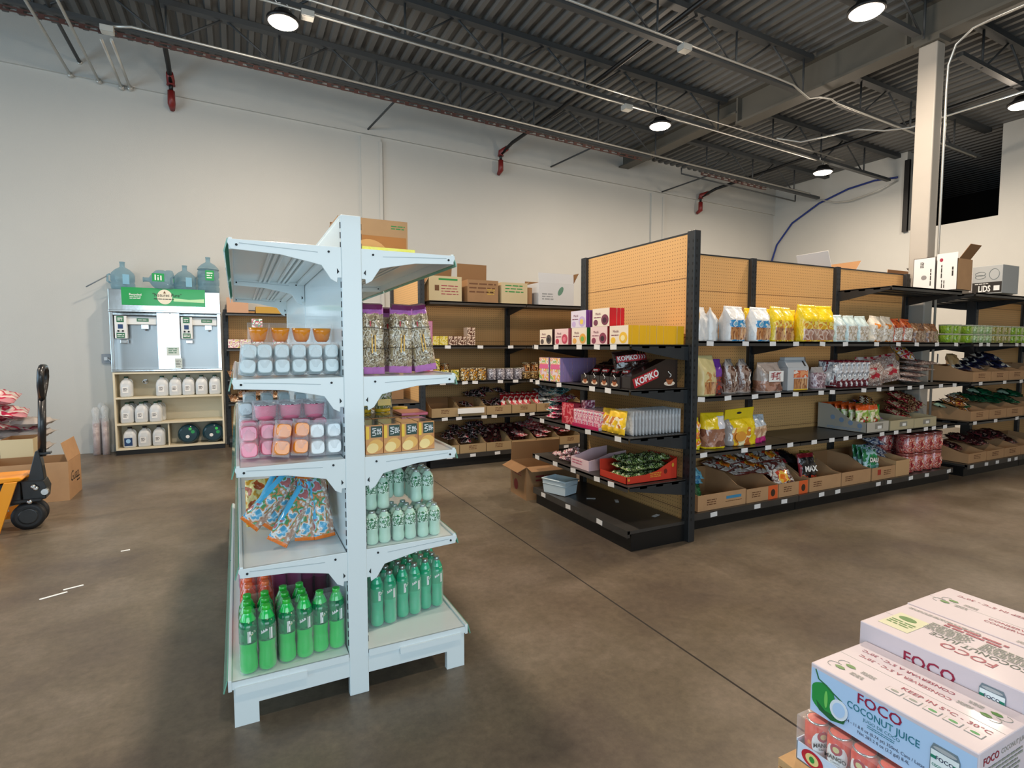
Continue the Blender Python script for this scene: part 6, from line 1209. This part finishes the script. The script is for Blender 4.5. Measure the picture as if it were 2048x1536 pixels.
# ------------------------------------------------------------------ coconut juice cartons
fw = mat('juice_carton_white', '#cdc2c8', .42, coat=.15); sky = mat('juice_sky_print', '#abc9ea', .42, coat=.15); crim = mat('crimson_ink', '#8e1238', .4); tl = mat('teal_ink', '#1b6f80', .4); gy = mat('grey_green_ink', '#8b9087', .5); coco = mat('coconut_green', '#1f8a3c', .4); cocod = mat('coconut_shade', '#0f5c2c', .4); olive = mat('leaf_green', '#4a7a2c', .4)
FR = ((0, -1, 0), (0, 0, 1)); TP_ = ((0, -1, 0), (1, 0, 0)); TU = ((0, 1, 0), (-1, 0, 0)); EN = ((1, 0, 0), (0, 0, 1))
def canpic(t, o, rt, up, w, h):
    r = Vector(rt).normalized(); u = Vector(up).normalized(); n = r.cross(u); O = Vector(o)
    decal(t, 'can_picture', mat('can_outline', '#6f7f88', .4), O, rt, up, w, h, pts=[(-.5, -.5), (.5, -.5), (.5, .36), (.40, .5), (-.40, .5), (-.5, .36)]); decal(t, 'can_face', mat('can_face', '#dfe8ea', .4), O+n*.0007, rt, up, w*.94, h*.84, pts=[(-.5, -.6), (.5, -.6), (.5, .42), (-.5, .42)])
    decal(t, 'can_top', mat('can_top_grey', '#a9adb0', .4), O+u*h*.42+n*.0011, rt, up, w*.8, h*.09, shape='e')
    for s in (-1, 1): decal(t, 'teal_bar', mat('teal_bar', '#187a62', .4), O+r*s*w*.38+u*h*.2+n*.0014, rt, up, w*.18, h*.07)
    text('FOCO', w*.22, mat('navy_ink', '#2a2f4a', .4), t, O+u*h*.2+n*.0016, rt, up, bold=.02, name='can_lettering'); text('COCONUT JUICE', w*.15, mat('teal_bar', '#187a62'), t, O+u*h*.02+n*.0016, rt, up, sx=.72, bold=.03, name='can_lettering')
def leaves(t, o, rt, up, s):
    r = Vector(rt).normalized(); u = Vector(up).normalized(); n = r.cross(u); O = Vector(o)
    for k in (0, 1):
        c = O+u*s*.6*k+r*s*.25*k; decal(t, 'leaf_print', olive, c+n*.0002, rt, up, s*.6, s*.34, pts=[(-.5, 0), (-.2, .45), (.25, .4), (.5, -.1), (.1, -.5), (-.3, -.4)]); lines(t, gy, c+r*s*1.0, rt, up, s*.8, 3, s*.12, seed=k)
        q = MB(); q.tube([c+r*(-s*.35+s*.35*cos(a))+u*s*.3*sin(a) for a in [pi*.4+k2*pi*.1 for k2 in range(12)]], .0006, 5); q.build('ring_outline', gy, t)
def juice_carton(kind):
    """local: x 0..w depth, y -L..0 length (y=0 = viewer's left), z 0..h; printed front faces -x"""
    w, L, h = .262, .410, .145; t = thing('juice_carton', None, 'box')
    MB().box(0, w, -L, 0, 0, h, 0).build('carton', [fw], t, bevel=.003)
    X = -.0008; Z = h+.0008
    if kind == 'front':
        decal(t, 'front_print', sky, (-.0004, -L/2, h*.47), *FR, L*.985, h*.9, t=.0002); n_ = -.0014
        decal(t, 'coconut', coco, (n_, -.042, h*.42), *FR, .075, .085, pts=[(.5*cos(a*pi/14)*(1-.08*sin(a)), .5*sin(a*pi/14)) for a in range(28)]); decal(t, 'coconut_base', cocod, (n_-.0006, -.066, h*.18), *FR, .09, .035, pts=[(-.5, .5), (-.2, .0), (.3, .1), (.5, .5), (.4, -.2), (0, -.5), (-.4, -.2)])
        decal(t, 'coconut_flesh', mat('flesh_white', '#d4dee8', .4), (n_-.001, -.088, h*.36), (0, -1, -.35), (0, -.35, 1), .05, .06, shape='e'); decal(t, 'coconut_flesh_rim', sky, (n_-.0016, -.088, h*.36), (0, -1, -.35), (0, -.35, 1), .034, .044, shape='e')
        decal(t, 'coconut_shine', mat('coconut_light', '#6fbf5a', .4), (n_-.0006, -.05, h*.42), *FR, .010, .05, shape='e'); MB().tube([(n_, -.016, h*.92), (n_, -.026, h*.75), (n_, -.05, h*.70), (n_, -.07, h*.62), (n_, -.095, h*.55)], .0018, 5).build('twig_print', cocod, t)
        text('FOCO', .040, crim, t, (n_, -.192, h*.80), *FR, bold=.012, sx=1.02, name='brand_lettering'); text('COCONUT JUICE', .027, tl, t, (n_, -.200, h*.59), *FR, bold=.01, sx=.86, name='product_lettering'); text('JUGO DE COCO', .0125, tl, t, (n_, -.200, h*.455), *FR, name='product_lettering')
        lines(t, tl, (n_, -.200, h*.375), *FR, .07, 2, .005, .4); text('24 - 11.8 fl oz (0.74 pt) 350mL Cans / Latas', .0125, mat('navy_ink', '#2a2f4a'), t, (n_, -.205, h*.26), *FR, sx=.9, name='product_lettering'); text('Net 283.2 fl oz (2.2 gal) 8.4L', .0125, mat('navy_ink', '#2a2f4a'), t, (n_, -.205, h*.16), *FR, sx=.9, name='product_lettering')
        canpic(t, (n_, -.345, h*.40), *FR, .062, .11)
        text('FOCO', .026, crim, t, (.055, -L-.001, h*.80), *EN, bold=.012, name='brand_lettering'); text('COCONUT JUICE', .018, gy, t, (.165, -L-.001, h*.80), *EN, sx=.9, name='product_lettering'); lines(t, gy, (.12, -L-.0008, h*.5), *EN, .18, 5, .011, .5)
    else:
        text('FOCO', .046, crim, t, (X, -.195, h*.66), *FR, bold=.014, sx=1.05, name='brand_lettering'); canpic(t, (X, -.345, h*.50), *FR, .058, .10)
        lines(t, gy, (.12, -L-.0008, h*.5), *EN, .18, 6, .011, .5)
    if kind in ('front', 'back'):
        s = 1 if kind == 'front' else -1; A, B = (TP_, TU) if s > 0 else (TU, TP_)
        text('KEEP IN 5°C - 30°C', .021, crim, t, ((.105 if s > 0 else .215), (-.29 if s > 0 else -.15), Z), *A, sx=1.15, bold=.01, name='storage_lettering')
        text('CONSERVER A 5°C - 30°C', .019, crim, t, ((.165 if s > 0 else .11), (-.16 if s > 0 else -.30), Z), *B, sx=1.1, bold=.01, name='storage_lettering'); text('CONSERVAR A 5°C - 30°C', .019, crim, t, ((.200 if s > 0 else .085), (-.15 if s > 0 else -.30), Z), *B, sx=1.1, bold=.01, name='storage_lettering')
        leaves(t, (.05 if s > 0 else .12, -.055, Z), *TP_, .05); leaves(t, (.20 if s > 0 else .05, -.36, Z), *TU, .045)
        if s > 0:
            for k in range(5): q = decal(t, 'icon_frame', gy, (.072, -.19-.045*k, Z-.0004), *TP_, .036, .024); decal(t, 'icon_field', fw, (.072, -.19-.045*k, Z), *TP_, .033, .021, t=.0008); decal(t, 'icon_sign', coco if k > 1 else gy, (.072, -.19-.045*k, Z+.0006), *TP_, .02, .010, shape='e')
    else:
        text('FOCO', .046, crim, t, (.075, -.255, Z), *TU, bold=.014, sx=1.05, name='brand_lettering'); text('COCONUT JUICE', .032, mat('grey_green_ink_dark', '#4c5a50', .5), t, (.118, -.26, Z), *TU, bold=.01, sx=.95, name='product_lettering')
        for k, y in enumerate((-.17, -.31)): lines(t, gy, (.165, y, Z), *TP_, .12, 6, .010, .6, seed=k)
        lines(t, crim, (.215, -.22, Z), *TP_, .17, 2, .018, .6, seed=5); decal(t, 'label_picture', mat('pale_olive', '#cfcfae', .5), (.11, -.07, Z-.0003), *TP_, .085, .125); decal(t, 'leaf_print', olive, (.14, -.065, Z+.0005), *TP_, .05, .03, shape='e'); lines(t, olive, (.095, -.07, Z+.0004), *TP_, .07, 3, .014, .5); lines(t, gy, (.235, -.12, Z), *TP_, .2, 2, .008, .4)
    MB().box(.002, w-.002, -L*.5, -L*.5+.0008, h, h+.0004).build('flap_seam', gy, t) if 0 else MB().box(w*.5, w*.5+.0009, -L+.004, -.004, h, h+.0004).build('flap_seam', gy, t)
    return t
Proto(lambda: pallet(1.2, 1.0)).put((1.40, .04, 0), 'wooden pallet under the juice cartons at the lower right')
def mango():
    t = thing('can_tray', None, 'can tray'); w, L = .28, .415
    b = MB(); P_ = [0, 0, 0, 0, 0, 0]
    b.box(0, w, -L, 0, 0, .003); b.box(0, .003, -L, 0, 0, .055); b.box(w-.003, w, -L, 0, 0, .062); b.box(0, w, -.003, 0, 0, .062); b.box(0, w, -L, -L+.003, 0, .062); b.build('tray', mat('tray_pale_blue', '#c4d6ee', .4), t)
    decal(t, 'oval_emblem', mat('emblem_red', '#b01a30', .4), (-.0006, -.05, .028), *FR, .066, .048, shape='e'); decal(t, 'emblem_centre', mat('emblem_gold', '#d9cc8a', .4), (-.0014, -.05, .028), *FR, .04, .032, shape='e'); decal(t, 'emblem_leaf', coco, (-.0022, -.05, .028), *FR, .016, .018, shape='e')
    lines(t, ink, (-.0006, -.14, .03), *FR, .05, 3, .01)
    red = patch('mango_can', ['#e04a1c', '#d93a18', '#f0862c'], 14, rough=.2, coat=.7, bump=0); rr = .0325
    me = MB().lathe([(.027, 0), (rr, .006), (rr, .115), (.028, .124), (.029, .128), (.026, .128)], seg=24).mesh('can', red); lid = MB().lathe([(.0285, .122), (.0295, .128), (.026, .129), (.026, .1265)], seg=24).mesh('can_lid', chrome)
    def wrapd(name, m, a0, a1, z0, z1, off, round_=True):
        b = MB(); nx, ny = 10, 8; ac = (a0+a1)/2; zc = (z0+z1)/2
        idx = {}
        for j in range(ny+1):
            v = -1+2*j/ny; hw = (a1-a0)/2*(sqrt(max(0, 1-v*v)) if round_ else 1)
            for i in range(nx+1):
                a = R(ac+hw*(-1+2*i/nx)); b.v.append(((rr+off)*cos(a), (rr+off)*sin(a), zc+v*(z1-z0)/2))
        for j in range(ny):
            for i in range(nx): q = j*(nx+1)+i; b.face((q, q+1, q+nx+2, q+nx+1))
        return b.mesh(name, m)
    w1 = wrapd('white_round', paper, 130, 235, .030, .112, .0004); w2 = wrapd('round_emblem', mat('emblem_red', '#b01a30'), 155, 210, .078, .111, .0009); w3 = wrapd('emblem_centre', mat('emblem_gold', '#d9cc8a'), 168, 197, .086, .103, .0013)
    for i in range(4):
        for j in range(6):
            o = link('can', me, t, (.037+.0685*i, -.037-.0682*j, .004), (0, 0, R(0 if i == 0 else 40*i))); link('can_lid', lid, o)
            if i == 0:
                o.rotation_euler.z = R((60, 12, 4, -10, 20, 0)[j])
                link('white_round', w1, o); link('round_emblem', w2, o); link('emblem_centre', w3, o); a = R(182); text('MANGO', .0165, ink, o, ((rr+.0022)*cos(a), (rr+.0022)*sin(a), .070), *FR, sx=.9, bold=.03, name='can_lettering'); text('Classic', .009, ink, o, ((rr+.0022)*cos(a), (rr+.0022)*sin(a), .058), *FR, name='can_lettering')
    b = MB(); b.box(-.001, w+.001, -L-.001, .001, .001, .134); b.build('film_wrap', MATS['shrink_film'], t)
    return t
Proto(mango).put((1.445, 1.015, .1385), 'tray of orange mango drink cans under the front juice carton')
Proto(lambda: juice_carton('front')).put((1.48, 1.003, .2745+.009), 'front juice carton with a green coconut on pale blue')

for i in range(2): tag(MB().box(1.745+.268*i, 2.01+.268*i, .61, 1.025, .1385, .336).build('plain_carton', fw, None), '%s plain white carton under the raised juice cartons' % ['nearer', 'farther'][i], 'box', 'plain white cartons')
Proto(lambda: juice_carton('mid')).put((1.746, 1.025, .338), 'raised middle juice carton, its brand upside down on top')
Proto(lambda: juice_carton('back')).put((2.014, 1.03, .338), 'raised rear juice carton with storage notes on its top')
# ------------------------------------------------------------------ let loose goods rest on what is under them: lift each until it clears its neighbours
def settle():
    from mathutils.bvhtree import BVHTree
    bpy.context.view_layer.update(); cell = .25; grid = {}; items = []
    roots = [o for o in SC.objects if o.parent is None and o.type in ('MESH', 'EMPTY') and o.get('kind') != 'structure']
    def meshes(o):
        out = [o] if o.type == 'MESH' else []
        for c in o.children_recursive:
            if c.type == 'MESH' and len(c.data.vertices) > 7: out.append(c)
        return out
    def geo(m, dz=0):
        M = m.matrix_world; v = [M @ p.co for p in m.data.vertices]
        if dz: v = [Vector((p.x, p.y, p.z+dz)) for p in v]
        lo = [min(p[i] for p in v) for i in range(3)]; hi = [max(p[i] for p in v) for i in range(3)]
        return v, lo, hi
    cache = {}
    class It: pass
    def mk(m):
        it = It(); it.m = m; it.v, it.lo, it.hi = geo(m); it.p = [tuple(f.vertices) for f in m.data.polygons]; it.t = None; return it
    def tree(it):
        if it.t is None: it.t = BVHTree.FromPolygons(it.v, it.p)
        return it.t
    def put(it, rt):
        it.rt = rt
        for i in range(int(it.lo[0]//cell), int(it.hi[0]//cell)+1):
            for j in range(int(it.lo[1]//cell), int(it.hi[1]//cell)+1): grid.setdefault((i, j), []).append(it)
    movers = []
    for r in roots:
        if r.get('movable'): movers.append(r)
        else:
            for m in meshes(r):
                if 'slot' in m.name or 'price_tag' in m.name or 'joist' in r.name: continue
                put(mk(m), r)
    movers.sort(key=lambda o: (round(o.location.z, 2), o.location.x))
    for r in movers:
        its = [mk(m) for m in meshes(r)]; big = max(its, key=lambda i: (i.hi[0]-i.lo[0])*(i.hi[1]-i.lo[1])*(i.hi[2]-i.lo[2]))
        near = set()
        for i in range(int(big.lo[0]//cell), int(big.hi[0]//cell)+1):
            for j in range(int(big.lo[1]//cell), int(big.hi[1]//cell)+1): near.update(grid.get((i, j), ()))
        near = [n for n in near if n.hi[0] > big.lo[0] and n.lo[0] < big.hi[0] and n.hi[1] > big.lo[1] and n.lo[1] < big.hi[1]]
        dz = 0; ok = False; v0 = big.v; lim = (.24 if 'sack' in r.name else .13) if r.rotation_euler.x < R(-50) else .011
        while dz < lim:
            v = [Vector((p.x, p.y, p.z+dz)) for p in v0]; T = None; hit = False
            for n in near:
                if n.hi[2] < big.lo[2]+dz-.0005 or n.lo[2] > big.hi[2]+dz: continue
                if T is None: T = BVHTree.FromPolygons(v, big.p)
                if T.overlap(tree(n)): hit = True; break
            if not hit: ok = True; break
            dz += .005 if lim > .1 else .0035
        if ok and dz: r.location.z += dz
        else: dz = 0
        for it in its:
            if dz: it.v = [Vector((p.x, p.y, p.z+dz)) for p in it.v]; it.lo[2] += dz; it.hi[2] += dz
            it.t = None; put(it, r)
settle()
